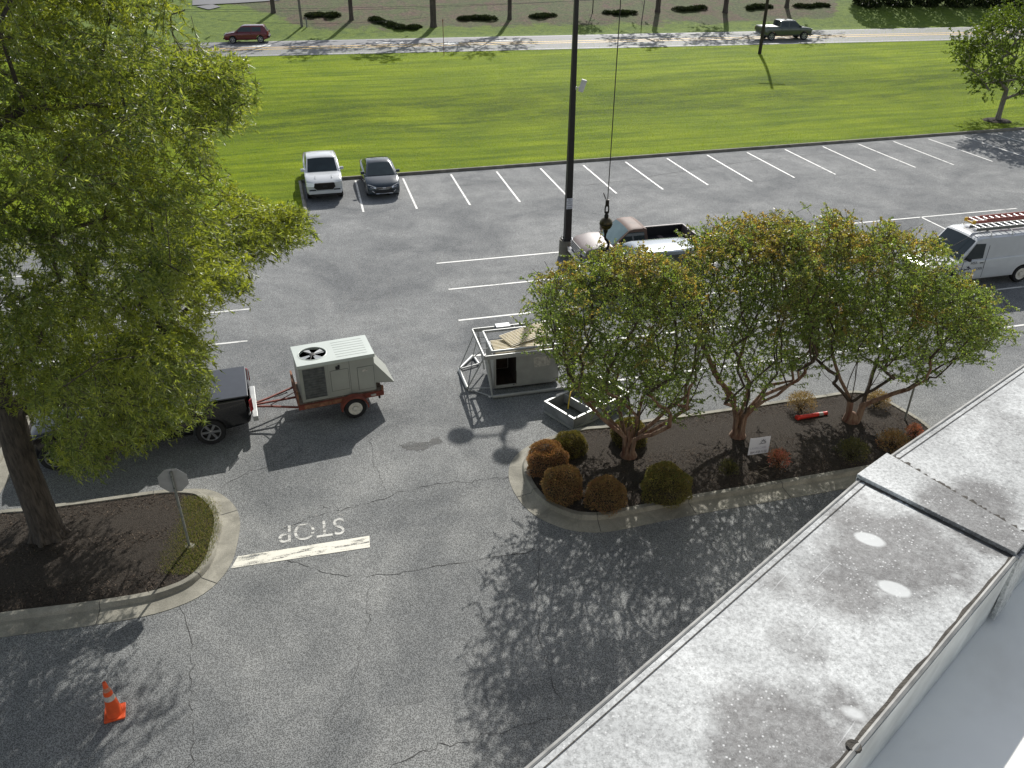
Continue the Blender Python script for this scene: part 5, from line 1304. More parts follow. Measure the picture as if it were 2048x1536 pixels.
# white cargo van with two ladders
def van():
    L, W, H = 5.7, 2.02, 2.06; x0, x1 = -L / 2, L / 2
    pv = G(1990, 560); near = Vector((pv.x, pv.y, 0)) - E2 * .45 - E1 * 1.75
    fw = -E1; lf = Vector((-fw.y, fw.x, 0))               # left of the van points to the camera
    o = near - lf * (W / 2) - fw * 0.75                   # pixel lies at local x = .75
    belt = 1.22
    upper = [(x0 + .03, .5), (x0, .8), (x0 + .02, belt), (1.1, belt), (1.50, 1.17), (x1 - .35, 1.02), (x1 - .06, .92), (x1, .62), (x1 - .02, .42)]
    cab = [(x0 + .03, belt - .03), (x0 + .10, H - .06), (x0 + .25, H), (.55, H), (.78, H - .06), (1.46, belt - .05)]
    wins = [[(.36, belt + .02), (1.26, belt + .02), (.82, H - .20), (.36, H - .22)]]
    g = [('grille', ((x1 - .02, 0, .80), (.06, W * .56, .20)), M['blk']), ('bumper', ((x1 + .02, 0, .50), (.14, W * .9, .18)), M['blk']), ('rear_bumper', ((x0 - .04, 0, .52), (.12, W * .9, .16)), M['chrome'])]
    hl = [([(x1 - .04, W * .30, .92), (x1 - .14, W * .46, .92), (x1 - .14, W * .46, .72), (x1 - .02, W * .30, .72)], M['lampw'], 'headlight'), ([(x0, W * .43, 1.15), (x0 + .04, W * .48, 1.15), (x0 + .04, W * .48, .75), (x0, W * .43, .75)], M['lampr'], 'tail_light')]
    r, c = vehicle('cargo_van', 'white cargo van with two ladders on its roof rack at the right edge', 'van', (o.x, o.y, 0), HL, L, W, upper, cab, (-1.75, 1.72), .38, M['white_paint'], windows=wins, ws=(4, 5), rw=(0, 1), head=hl, grille=g, zsill=.36, rear=.42, front=.4, plan=.14, mirrors=(1.16, belt + .10), handles=[(.42, belt - .14)], doors=[(.26, .45, 2.0 - .2), (1.30, .5, belt)], wtop=W * .86, rim=M['white_steel'], spokes=0, wind_mat=M['glass'])
    # body side above the belt is flush with the cabin; letters on the near door
    y = W / 2 + .010
    def T(nm, s, x, z, size, mat): text_mesh(nm, s, size, mat, r, Matrix.Translation((x, y, z)) @ Matrix.Rotation(PI, 4, 'Z') @ Matrix.Rotation(R(90), 4, 'X'))
    T('door_lettering', 'HSA', .78, 1.10, .17, M['ink']); T('door_lettering', 'HEAT', 1.30, .84, .14, M['ink']); T('door_lettering', 'COOL', .50, .84, .14, M['ink'])
    T('door_lettering', 'SERVICE', .95, .68, .10, M['ink'])
    b = MB(); b.path([(1.22, y, .80), (1.10, y, .86), (1.0, y, .84), (.92, y, .90), (.84, y, .84)], .014, 5); b.path([(1.05, y, .93), (1.0, y, .98), (.95, y, .93), (1.05, y, .93)], .016, 5); b.build('door_emblem', M['ink'], r)
    rk = MB()
    for x in (-2.2, -.9, .1):
        rk.path([(x, -.80, H - .02), (x, -.74, H + .16), (x, .74, H + .16), (x, .80, H - .02)], .022, 6)
        for s in (-1, 1): rk.box((x, s * .80, H - .03), (.14, .06, .08))
    rk.build('roof_rack', M['white_box'], r)
    b = MB(); b.path([(.1, .55, H + .18), (.75, .52, H + .06), (1.55, .25, belt + .26), (2.3, .1, 1.08)], .012, 5); b.build('tie_down_rope', M['blk'], r)
    def ladder(lab, ya, yb, xf, xr, z, rail, cap, sec):
        t = thing('ladder', lab, 'ladder', (o.x, o.y, 0), HL, 'ladders on the van roof'); b = MB()
        for yy in (ya, yb): b.box(((xf + xr) / 2, yy, z), (xf - xr, .035, .12))
        b.build('rail', rail, t); b = MB(); n = int((xf - xr) / .30)
        for i in range(n): b.tube((xf - .12 - i * .30, ya, z + .05), (xf - .12 - i * .30, yb, z + .05), .026, n=6)
        b.build('rungs', M['ladder_alu'], t)
        if cap:
            b = MB()
            for yy in (ya, yb): b.box((xf + .02, yy, z), (.14, .06, .15))
            b.box((xf + .05, (ya + yb) / 2, z - .03), (.05, abs(yb - ya), .06)); b.build('end_cap', cap, t, bevel=.01)
        if sec:
            b = MB()
            for yy in (ya + .03, yb - .03): b.box(((xf + xr) / 2 - .3, yy, z + .07), (xf - xr - .6, .03, .07))
            b.build('fly_rail', rail, t)
    ladder('fibreglass extension ladder with dusty red rails and yellow end caps on the van roof', -.66, -.20, .15, -4.4, H + .27, M['ladder_red'], M['ladder_yellow'], True)
    ladder('grey ladder with bright rungs on the near side of the van roof', .10, .50, .62, -3.6, H + .24, M['ladder_grey'], None, False)
van()
# ================================================================== OBJECTS IN THE LOT
# ---- trailer and the rooftop unit it carries
tw = G(712, 833); TD = math.atan2((G(765, 792) - G(600, 823)).y, (G(765, 792) - G(600, 823)).x)
tx = Vector((math.cos(TD), math.sin(TD), 0)); ty = Vector((-math.sin(TD), math.cos(TD), 0))
to = tw + ty * 0.88                                       # ground point under the axle centre
tr = thing('trailer', 'small rust red utility trailer hitched behind the black pickup', 'trailer', (to.x, to.y, 0), TD)
x_r, x_f = .95, -1.62; dz = .56
b = MB()
for s in (-1, 1): b.box(((x_r + x_f) / 2, s * .70, dz), (x_r - x_f, .06, .16))
for x in (x_r - .03, x_f + .03, -.5): b.box((x, 0, dz), (.06, 1.34, .12))
b.build('frame', M['trailer_red'], tr, bevel=.006)
b = MB()
for k in range(7): b.box(((x_r + x_f) / 2, -.57 + k * .19, dz + .085), (x_r - x_f - .06, .175, .03))
b.build('deck', M['wood'], tr)
b = MB(); b.box((-1.05, -.735, dz + .0), (.8, .012, .13)); b.box((-.35, -.735, dz + .01), (.55, .012, .12)); b.build('side_plate', M['rust'], tr)
b = MB(); hx = -3.35
for s in (-1, 1): b.path([(x_f, s * .62, dz - .02), (x_f - .75, s * .26, dz - .03), (hx + .35, 0.02 * s, dz - .03)], .035, 4)
b.path([(x_f, 0, dz - .02), (hx + .3, 0, dz - .02)], .035, 4); b.path([(x_f + .02, -.55, dz + .5), (x_f - .75, -.22, dz)], .014, 5)
b.build('drawbar', M['trailer_red'], tr)
b = MB(); b.box((hx + .12, 0, dz), (.30, .10, .09)); b.lathe([(.055, .44), (.06, .50), (.0, .56)], 10, Matrix.Translation((hx, 0, 0))); b.path([(hx, 0, .48), (hx - .35, .02, .47)], .028, 6); b.build('hitch_coupler', M['steel_dark'], tr, bevel=.01)
b = MB(); b.path([(hx + .1, .05, dz - .05), (hx - .05, .1, .30), (hx - .3, .08, .44)], .010, 5); b.path([(x_f - .6, .15, dz + .03), (x_f - .2, .3, dz + .02)], .02, 5); b.build('safety_chain', M['steel_dark'], tr)
b = MB()
for x in (x_f + .02,): 
    for s in (-1, 1): b.box((x, s * .66, dz + .30), (.05, .05, .45))
    b.box((x, 0, dz + .52), (.05, 1.37, .05)); b.box((x, 0, dz + .30), (.04, 1.3, .04))
b.build('end_rail', M['rust'], tr)
for s in (-1, 1): MB().box((x_r - .03, s * .68, dz + .10), (.06, .06, .28)).build('stake', M['rust'], tr)
for s in (-1, 1):
    wheel(tr, 0.0, s * .88, .34, .20, M['white_steel'], s, 0, .62)
    b = MB(); pts = [(.42 * math.cos(a), s * .88, .34 + .40 * math.sin(a)) for a in [PI * k / 10 for k in range(11)]]
    L = [Vector((p[0], p[1] - .13, p[2])) for p in pts]; Rr = [Vector((p[0], p[1] + .13, p[2])) for p in pts]; b.strip(L, Rr)
    b.strip([Vector((p[0], p[1] + s * .13, p[2])) for p in pts], [Vector((p[0] * .9, p[1] + s * .13, p[2] - .035)) for p in pts]); b.build('fender', M['trailer_red'], tr, smooth=40)
b = MB(); 
for s in (-1, 1): MB().box((.62, s * .745, dz), (.16, .015, .06)).build('side_marker', M['reflect'], tr)
b = MB(); b.tube((0, -.80, .34), (0, .80, .34), .03); b.box((.82, -.6, dz - .16), (.05, .10, .12)); b.box((.82, .6, dz - .16), (.05, .10, .12)); b.build('axle', M['steel_dark'], tr)

uo = to + tx * (-.36) + Vector((0, 0, dz + .10))
un = thing('air_conditioning_unit', 'large grey rooftop air conditioning unit with round fan riding on the red trailer', 'air conditioner', tuple(uo), TD)
UL, UW, UH = 2.22, 1.26, 1.18
x0, x1, y0, y1 = -UL / 2, UL / 2, -UW / 2, UW / 2
b = MB(); b.box((0, 0, UH / 2), (UL, UW, UH)); b.build('cabinet', M['grey_unit'], un, bevel=.012)
fx = x0 + .52; fr = .40
# lid with the fan opening cut through it
b = MB(); n = 40; ring = [(fx + fr * math.cos(2 * PI * k / n), fr * math.sin(2 * PI * k / n)) for k in range(n)]
X0, X1, Y0, Y1 = x0 - .03, x1 + .03, y0 - .03, y1 + .03
outer = []
for k in range(n):
    a = 2 * PI * k / n; c, s = math.cos(a), math.sin(a); t = 1e9
    if c > 1e-6: t = min(t, (X1 - fx) / c)
    if c < -1e-6: t = min(t, (X0 - fx) / c)
    if s > 1e-6: t = min(t, Y1 / s)
    if s < -1e-6: t = min(t, Y0 / s)
    outer.append((fx + c * t, s * t))
zt = UH + .075
vs = [(x, y, zt) for x, y in ring] + [(x, y, zt) for x, y in outer]; fs = [(k, n + k, n + (k + 1) % n, (k + 1) % n) for k in range(n)]
b.add(vs, fs)
b.face([(X1, Y0, zt), (X1, Y1, zt), (outer[1][0], outer[1][1], zt)]) if False else None
cor = [(X1, Y1), (X0, Y1), (X0, Y0), (X1, Y0)]
for cx_, cy_ in cor:                                       # fill the corner triangles the fan of quads misses
    ks = sorted(range(n), key=lambda k: (outer[k][0] - cx_) ** 2 + (outer[k][1] - cy_) ** 2)[:8]
    on_x = [k for k in ks if abs(outer[k][0] - cx_) < 1e-6]; on_y = [k for k in ks if abs(outer[k][1] - cy_) < 1e-6]
    if on_x and on_y:
        kx = min(on_x, key=lambda k: abs(outer[k][1] - cy_)); ky = min(on_y, key=lambda k: abs(outer[k][0] - cx_))
        b.face([(outer[kx][0], outer[kx][1], zt), (cx_, cy_, zt), (outer[ky][0], outer[ky][1], zt)])
rim = [(X0, Y0), (X1, Y0), (X1, Y1), (X0, Y1)]
for i in range(4):
    p, q = rim[i], rim[(i + 1) % 4]; b.face([(p[0], p[1], UH - .03), (q[0], q[1], UH - .03), (q[0], q[1], zt), (p[0], p[1], zt)])
b.strip([Vector((x, y, zt)) for x, y in ring], [Vector((x, y, zt - .08)) for x, y in ring], True)
for k in range(7): b.path([(fx + .62, y0 + .16 + k * .157, zt), (x1 - .14, y0 + .16 + k * .157, zt)], .008, 4)
b.build('lid', M['grey_unit_top'], un, smooth=30)
b = MB(); b.lathe([(fr + .035, zt + .004), (fr + .02, zt + .014), (fr, zt + .006), (fr, zt)], 40, Matrix.Translation((fx, 0, 0)), False); b.build('fan_ring', M['grey_unit_top'], un, smooth=60)
b = MB(); b.lathe([(fr - .005, UH + .003), (0, UH + .003)], 32, Matrix.Translation((fx, 0, 0))); b.build('fan_well', M['dark_in'], un)
b = MB()
for k in range(4):
    a = k * PI / 2 + .5
    q = [(.06, -.03), (.36, -.14), (.37, .10), (.06, .04)]
    b.slab([(fx + x * math.cos(a) - y * math.sin(a), x * math.sin(a) + y * math.cos(a), UH + .022 + (y + .14) * .12) for x, y in q], (0, 0, 1), .004)
b.build('fan_blades', M['dull_galv'], un)
b = MB(); b.lathe([(.09, UH + .012), (.09, UH + .060), (.05, UH + .068), (0, UH + .068)], 16, Matrix.Translation((fx, 0, 0)))
for k in range(3):
    a = k * 2 * PI / 3 + .2; b.tube((fx, 0, UH + .055), (fx + fr * math.cos(a), fr * math.sin(a), UH + .055), .010, n=6)
b.build('fan_motor', M['steel_dark'], un)
yn = y0 - .004                                             # the long side toward the camera
def louvre(xa, xb, za, zb, rows, nm='coil_guard'):
    b = MB(); b.box(((xa + xb) / 2, yn + .002, (za + zb) / 2), (xb - xa, .012, zb - za)); p = b.build(nm, M['coil'], un)
    b = MB(); h = (zb - za) / rows
    for k in range(rows): b.slab([(xa, yn - .004, za + k * h + .005), (xb, yn - .004, za + k * h + .005), (xb, yn - .024, za + k * h + .05), (xa, yn - .024, za + k * h + .05)], (0, -1, 1), .005)
    b.build('louvres', M['coil'], p)
louvre(x0 + .10, x0 + .74, .10, 1.10, 12)
for xa, xb, za, zb in ((x0 + .90, x0 + 1.42, .22, .90), (x1 - .52, x1 - .04, .10, .86)):
    b = MB(); b.box(((xa + xb) / 2, yn + .004, (za + zb) / 2), (xb - xa + .022, .012, zb - za + .022)); b.build('panel_shadow_gap', M['coil'], un)  # dark frame behind each panel paints in the shadow gap around it
b = MB(); b.box((x0 + 1.47, yn + .003, UH / 2), (.010, .008, UH - .06)); b.build('cabinet_seam', M['coil'], un)
b = MB(); b.box((x1 - .30, yn - .014, .74), (.16, .006, .07)); b.build('data_plate', M['reflect'], un)
b = MB()
for xa, xb, za, zb in ((x0 + .90, x0 + 1.42, .22, .90), (x1 - .52, x1 - .04, .10, .86)): b.box(((xa + xb) / 2, yn, (za + zb) / 2), (xb - xa, .02, zb - za))
b.build('access_panel', M['grey_unit'], un, bevel=.006)
b = MB()
for x in (x0 + .04, x0 + .79, x0 + .85): b.box((x, yn, UH / 2), (.03, .018, UH - .08))
b.build('corner_post', M['grey_unit'], un, bevel=.005)
b = MB(); b.box((x0 + 1.12, yn - .012, .98), (.12, .02, .10)); b.box((x0 + 1.16, yn - .014, 1.03), (.06, .02, .08)); b.build('disconnect_switch', M['blk'], un)
b = MB(); b.add([(x1, y0 + .04, .22), (x1, y1 - .04, .22), (x1 + .58, y1 - .04, .12), (x1 + .58, y0 + .04, .12), (x1, y0 + .04, .92), (x1, y1 - .04, .92)], [(4, 5, 2, 3), (0, 4, 3), (1, 2, 5), (0, 3, 2, 1)])
b.build('air_hood', M['grey_unit'], un, bevel=.006)

# ---- aluminium screen frame around an old unit
D = math.atan2((G(1115, 781) - G(985, 797)).y, (G(1115, 781) - G(985, 797)).x)
fo = G(985, 797); fxv = Vector((math.cos(D), math.sin(D), 0)); fyv = Vector((-math.sin(D), math.cos(D), 0))
def loc(p): d = Vector((p.x, p.y, 0)) - Vector((fo.x, fo.y, 0)); return (d.dot(fxv), d.dot(fyv))
HT = 1.40
nl = loc(G(970, 714, HT)); fl = loc(G(943, 660, HT)); nr = loc(G(1120, 692, HT))
WT = 2.75; DT = fl[1] - nl[1]
fr_ = thing('steel_frame', 'silver tube screen frame with slanted braces standing around the old grey unit', 'frame', (fo.x, fo.y, 0), D)
A_ = Vector((nl[0], nl[1], HT)); B_ = A_ + Vector((WT, 0, 0)); C2_ = B_ + Vector((0, DT, 0)); D_ = A_ + Vector((0, DT, 0))
b = MB()
for p, q in ((A_, B_), (B_, C2_), (C2_, D_), (D_, A_)):
    b.slab([p - U * .10, q - U * .10, q + U * .04, p + U * .04], (q - p).cross(U), .035)
b.build('top_rail', M['alu'], fr_)
ins = .28; b = MB(); a2, b2, c2, d2 = A_ + Vector((ins, ins * .8, 0)), B_ + Vector((-ins, ins * .8, 0)), C2_ + Vector((-ins, -ins, 0)), D_ + Vector((ins, -ins, 0))
for p, q in ((a2, b2), (b2, c2), (c2, d2), (d2, a2)): b.tube(p + U * .03, q + U * .03, .045, n=8)
for t in (.25, .5, .75):
    b.tube(D_.lerp(C2_, t), d2.lerp(c2, t), .018, n=6); b.tube(A_.lerp(D_, t), a2.lerp(d2, t), .018, n=6)
b.build('inner_rail', M['alu'], fr_)
base = [Vector((0, 0, .06)), Vector((WT - .3, 0, .06))]
b = MB(); b.tube(base[0], base[1], .055, n=10)
ol = [loc(G(935, 780)), loc(G(918, 742)), loc(G(946, 714)), loc(G(958, 731))]
ol = [Vector((x, y, .06)) for x, y in ol]
b.tube(ol[0], ol[1], .05, n=10); b.tube(ol[1], ol[2], .05, n=10); b.tube(ol[2], ol[3], .045, n=8); b.tube(ol[3], ol[1], .03, n=8); b.build('base_rail', M['alu'], fr_)
b = MB()
for p, q, r in ((ol[0], base[0], .018), (ol[0], Vector((.05, .5, .10)), .018), (Vector((.05, .5, .10)), base[0], .018), (A_ + Vector((.08, .05, -.06)), base[0], .022), (A_ + Vector((.02, .15, -.06)), ol[0], .022), (D_ + Vector((.03, -.1, -.06)), ol[1], .02), (D_ + Vector((.1, -.35, -.06)), ol[2], .02), (A_ + Vector((0, .55, -.06)), ol[1], .018), (A_ + Vector((.04, .4, -.06)), base[0], .022), (A_ + Vector((.12, .02, -.06)), Vector((.12, .45, .10)), .03), (D_ + Vector((.15, -.1, -.06)), Vector((.1, DT - .2, .1)), .028), (B_ + Vector((-.35, .1, -.06)), Vector((WT - .45, .42, .5)), .03), (Vector((WT - .45, .42, .5)), base[1], .022), (B_ + Vector((-.05, .1, -.06)), Vector((WT - .1, .5, .05)), .025), (C2_ + Vector((-.1, -.1, -.06)), Vector((WT - .1, DT - .2, .05)), .025)):
    MB().tube(p, q, r, n=6).build('brace', M['alu'], fr_)
b = MB(); q = D_.lerp(C2_, .36); b.box((q.x, q.y - .05, q.z + .02), (.48, .28, .16)); b.build('bracket_box', M['dull_galv'], fr_, bevel=.006)
# the old unit inside
bw, bd, bh = 2.12, DT - .75, 1.12; bx = .16; by = .46
ou = thing('old_unit', 'old dull grey unit with one dark open bay inside the silver tube frame', 'air conditioner', tuple(fo + fxv * bx + fyv * by), D)
b = MB(); t = .03; ob_ = .72
b.box((bw / 2, bd, bh / 2 + .08), (bw, t, bh)); b.box((0, bd / 2, bh / 2 + .08), (t, bd, bh)); b.box((bw, bd / 2, bh / 2 + .08), (t, bd, bh))
b.box(((ob_ + bw) / 2, 0, bh / 2 + .08), (bw - ob_, t, bh)); b.box((ob_ / 2, 0, .13), (ob_, t, .10)); b.box((.03, 0, bh / 2 + .08), (.06, t + .004, bh))
b.build('cabinet', M['old_grey'], ou)
b = MB(); b.box((bw / 2, bd / 2, .10), (bw - .04, bd - .04, .04)); b.box((ob_ + .02, bd / 2, bh / 2 + .08), (.02, bd - .05, bh - .06)); b.box((ob_ / 2, bd - .04, bh / 2 + .1), (ob_ - .05, .02, bh - .1)); b.build('bay_lining', M['brown_void'], ou)
b = MB(); b.box((bw / 2, bd / 2, bh + .10), (bw + .03, bd + .03, .03)); b.build('lid', M['old_grey'], ou)
b = MB(); b.lathe([(.36, bh + .118), (.37, bh + .16), (.33, bh + .165), (.32, bh + .12)], 28, Matrix.Translation((.55, bd * .55, 0)), False); b.build('fan_ring', M['blk'], ou)
b = MB(); b.slab([(bw * .62, -.02, .70), (bw * .86, -.02, .73), (bw * .88, -.02, 1.06), (bw * .60, -.02, 1.06)], (0, -1, 0), .006); b.build('paper_notice', M['reflect'], ou)
b = MB(); b.box((bw * .34, -.012, .4), (.012, .02, .5)); b.box((bw * .30, -.03, .16), (.03, .03, .03)); b.build('latch', M['steel_dark'], ou)
# two ribbed cream panels thrown on top
def ribbed(lab, w, d, p, rz, tilt):
    t = thing('ribbed_panel', lab, 'metal panel', tuple(p), rz, 'cream ribbed panels on the old unit'); t.rotation_euler = (tilt[0], tilt[1], rz)
    b = MB(); n = 10; L = []; Rr = []
    for k in range(n):
        y0_ = -d / 2 + d * k / n; h = d / n
        for yy, z in ((y0_, 0), (y0_ + h * .55, 0), (y0_ + h * .65, .028), (y0_ + h * .92, .028)): L.append(Vector((-w / 2, yy, z))); Rr.append(Vector((w / 2, yy, z)))
    b.strip(L, Rr); b.strip([v - U * .006 for v in L], [v - U * .006 for v in Rr]); b.build('sheet', M['cream'], t)
pz = 1.33
ribbed('cream ribbed metal panel lying lower, nearer the open bay', 1.95, 1.0, G(1046, 690, pz), D - R(2), (R(-2), 0))
ribbed('cream ribbed metal panel lying skewed over the other one', 1.6, .75, G(1052, 668, pz + .12) , D + R(20), (R(3), R(-3)))

# ---- open sheet-metal curb box with dividers
cA, cB = G(1097, 801, .40), G(1148, 838, .40); cC = G(1238, 795, .40)
ex = (cC - cB); ex.z = 0; ex.normalize(); ey = (cA - cB); ey.z = 0; wl = ey.length; ey = Vector((-ex.y, ex.x, 0))
rc = thing('curb_box', 'open galvanised sheet metal box with dividers lying beside the island kerb', 'metal box', (cB.x, cB.y, 0), math.atan2(ex.y, ex.x))
bl, bwid, bh = 2.35, wl, .40
b = MB(); t = .03
for x in (0, bl): b.box((x, bwid / 2, bh / 2), (t, bwid + t, bh))
for y in (0, bwid): b.box((bl / 2, y, bh / 2), (bl - t, t, bh))
b.build('walls', M['dull_galv'], rc)
b = MB()
for x in (0, bl): b.box((x, bwid / 2, bh + .012), (.06, bwid + .06, .022))
for y in (0, bwid): b.box((bl / 2, y, bh + .012), (bl - .06, .06, .022))
b.box((bl / 2, -.03, .05), (bl, .03, .06)); b.box((-.03, bwid / 2, .05), (.03, bwid, .06)); b.build('flange', M['alu'], rc)
b = MB()
for x in (.78, 1.30, 1.72): b.box((x, bwid / 2, bh / 2 + .05), (.025, bwid - .04, bh - .10))
b.build('divider', M['alu'], rc)
b = MB(); b.box((1.04, bwid / 2, .16), (.50, bwid - .06, .02)); b.build('deck_pan', M['dull_galv'], rc)
sl_ = thing('lifting_sling', 'cream and yellow lifting slings heaped on the metal box under the tree', 'sling', tuple(cB + ex * 1.05 + ey * .75 + U * .42), .4)
b = MB()
for k in range(7):
    p0 = Vector((random.gauss(0, .18), random.gauss(0, .12), .03 + .03 * k)); b.path([p0, p0 + Vector((.16, .1, .05)), p0 + Vector((.3, -.05, .03)), p0 + Vector((.2, -.2, .02))], .035, 5)
b.build('folded_webbing', M['cream'], sl_, smooth=60)
b = MB(); b.path([(.05, 0, .2), (-.1, .05, 1.0), (-.12, .1, 2.1)], .028, 4); b.path([(-.1, -.1, .1), (-.55, -.3, .05), (-.7, -.5, -.1), (-.75, -.55, -.35)], .022, 4); b.path([(.1, -.1, .1), (-.3, -.35, .08), (-.45, -.1, .1)], .022, 4); b.build('yellow_strap', M['yellow'], sl_, smooth=60)

# ---- person in dark clothes at the end of the frame
def skin_mesh(name, V, Ed, Rd, lvl=2, root=0):
    me = bpy.data.meshes.new(name); me.from_pydata(V, Ed, []); o = bpy.data.objects.new(name, me); COL.objects.link(o)
    md = o.modifiers.new('s', 'SKIN'); md.use_smooth_shade = True
    for i, r in enumerate(Rd): me.skin_vertices[0].data[i].radius = (r, r) if not hasattr(r, '__len__') else r; me.skin_vertices[0].data[i].use_root = (i == root)
    o.modifiers.new('d', 'SUBSURF').levels = lvl; o.modifiers['d'].render_levels = lvl
    dg = bpy.context.evaluated_depsgraph_get(); m2 = bpy.data.meshes.new_from_object(o.evaluated_get(dg)); bpy.data.objects.remove(o); m2.name = name; return m2
def person():
    # x forward; pelvis root; right arm reaches forward and down to the metal box, left rests on the frame
    V = [(0, 0, .95), (.03, 0, 1.12), (.10, 0, 1.32), (.16, 0, 1.46), (.20, 0, 1.53), (.24, 0, 1.60), (.26, 0, 1.70), (.25, 0, 1.77),
         (.0, .10, .90), (.05, .12, .50), (-.01, .12, .10), (.14, .13, .05), (.0, -.10, .90), (.07, -.12, .50), (-.02, -.13, .10), (.13, -.14, .05),
         (.14, .19, 1.42), (.26, .25, 1.16), (.46, .22, 1.02), (.55, .21, .99), (.14, -.19, 1.42), (.30, -.26, 1.18), (.52, -.22, 1.12), (.61, -.20, 1.11)]
    Ed = [(0, 1), (1, 2), (2, 3), (3, 4), (4, 5), (5, 6), (6, 7), (0, 8), (8, 9), (9, 10), (10, 11), (0, 12), (12, 13), (13, 14), (14, 15), (3, 16), (16, 17), (17, 18), (18, 19), (3, 20), (20, 21), (21, 22), (22, 23)]
    Rd = [(.15, .13), (.14, .12), (.17, .13), (.13, .10), .058, .075, .088, .06, .095, .064, .045, .04, .095, .064, .045, .04, .068, .05, .037, .032, .068, .05, .037, .032]
    for hx_, hy, hz, s in ((.55, .21, .99, 1), (.61, -.20, 1.11, -1)):
        wi = 19 if s == 1 else 23; pb = len(V); V.append((hx_ + .07, hy, hz - .02)); Rd.append((.034, .022)); Ed.append((wi, pb))
        for k, (dy, ln) in enumerate(((.030, .068), (.010, .080), (-.010, .075), (-.028, .058))):
            a = len(V); V += [(hx_ + .10, hy + dy, hz - .025), (hx_ + .10 + ln * .55, hy + dy * 1.15, hz - .035), (hx_ + .10 + ln * .85, hy + dy * 1.15, hz - .065)]; Rd += [.0105, .0095, .008]; Ed += [(pb, a), (a, a + 1), (a + 1, a + 2)]
        a = len(V); V += [(hx_ + .05, hy + s * -.045, hz - .02), (hx_ + .09, hy + s * -.06, hz - .04)]; Rd += [.012, .010]; Ed += [(pb, a), (a, a + 1)]
    me = skin_mesh('person', V, Ed, Rd)
    for m in (M['navy'], M['trouser'], M['skin'], M['boot']): me.materials.append(m)
    for p in me.polygons:
        c = p.center; m = 0
        if c.z < .13: m = 3
        elif c.z < .97 and c.x < .4: m = 1
        elif c.z > 1.52 or (c.x > .30 and abs(c.y) > .12 and c.z < 1.25): m = 2
        p.material_index = m
    pos = G(1138, 791)
    o = thing('person', 'person in dark navy shirt and trousers reaching forward at the silver frame', 'person', (pos.x, pos.y, 0), R(20))
    bo = bpy.data.objects.new('body', me); COL.objects.link(bo); bo.parent = o
    b = MB(); Mx = Matrix.Translation((.245, 0, 1.705)) @ Matrix.Rotation(R(15), 4, 'Y')
    b.lathe([(.094, -.01), (.104, .03), (.092, .08), (.055, .112), (0, .122)], 16, Mx); b.lathe([(.05, -.10), (.075, -.05), (.085, .0)], 10, Matrix.Translation((.205, 0, 1.70))); b.build('hair', M['hair'], o, smooth=60)
    b = MB(); b.lathe([(.018, -.02), (.012, .02), (0, .03)], 8, Matrix.Translation((.345, 0, 1.685)) @ Matrix.Rotation(R(10), 4, 'Y')); b.build('nose', M['skin'], o, smooth=60)
    b = MB()
    for s in (-1, 1): b.lathe([(.011, -.004), (.009, .006), (0, .008)], 8, Matrix.Translation((.332, s * .034, 1.712)) @ Matrix.Rotation(R(90), 4, 'Y'))
    b.box((.340, 0, 1.645), (.01, .045, .008)); b.build('face_features', M['hair'], o)
    b = MB()
    for s in (-1, 1): b.lathe([(.026, -.006), (.03, .004), (.012, .01), (0, .008)], 10, Matrix.Translation((.25, s * .093, 1.69)) @ Matrix.Rotation(R(90) * -s, 4, 'X'))
    b.build('ears', M['skin'], o, smooth=60)
person()

# ---- crane hook hanging in front of the trees
dC = ray(1212, 447) * 20.6; BP = Vector((dC.x, dC.y, CAM_H + dC.z))
cr = thing('crane_hook', 'dark greasy crane ball and hook hanging on a thin cable over the trees', 'crane hook', tuple(BP))
rb = .165; b = MB(); b.lathe([(0, -rb)] + [(rb * math.cos(a), rb * math.sin(a)) for a in [-PI / 2 + PI * k / 16 for k in range(1, 16)]] + [(0, rb)], 32); b.build('ball', M['ball'], cr, smooth=60)
b = MB(); b.lathe([(rb * 1.005, -.014), (rb * 1.015, 0), (rb * 1.005, .014)], 32); b.lathe([(.055, rb - .02), (.055, rb + .05), (.035, rb + .09), (.03, rb + .13)], 14); b.lathe([(.06, -rb + .02), (.06, -rb - .04), (.035, -rb - .10), (.03, -rb - .14)], 14); b.build('swivel', M['steel_dark'], cr, smooth=40)
b = MB()
for s in (-1, 1): b.path([(s * .035, 0, rb + .10), (s * .045, 0, rb + .20), (s * .035, 0, rb + .30)], .018, 6)
b.tube((-.06, 0, rb + .14), (.06, 0, rb + .14), .018); b.tube((-.05, 0, rb + .29), (.05, 0, rb + .29), .02); b.box((0, 0, rb + .37), (.085, .07, .16)); b.path([(-.02, 0, rb + .44), (-.06, 0, rb + .50), (-.11, 0, rb + .62)], .012, 5); b.build('wedge_socket', M['steel_dark'], cr)
b = MB(); hp = [(0, 0, -rb - .12), (.0, 0, -rb - .22), (.06, 0, -rb - .30), (.10, 0, -rb - .40), (.06, 0, -rb - .50), (-.02, 0, -rb - .54), (-.10, 0, -rb - .48), (-.12, 0, -rb - .40)]
b.path([tuple(v) for v in smooth_poly(hp, 4)], [.030] * 5 + [.036] * 14 + [.030] * 5 + [.024] * 3 + [.012, .010], 8); b.build('hook', M['steel_dark'], cr, smooth=60)
b = MB(); b.path([(.005, 0, rb + .44), (.02, 0, 12), (.3, -.1, 26)], .011, 6); b.build('cable', M['steel_dark'], cr)

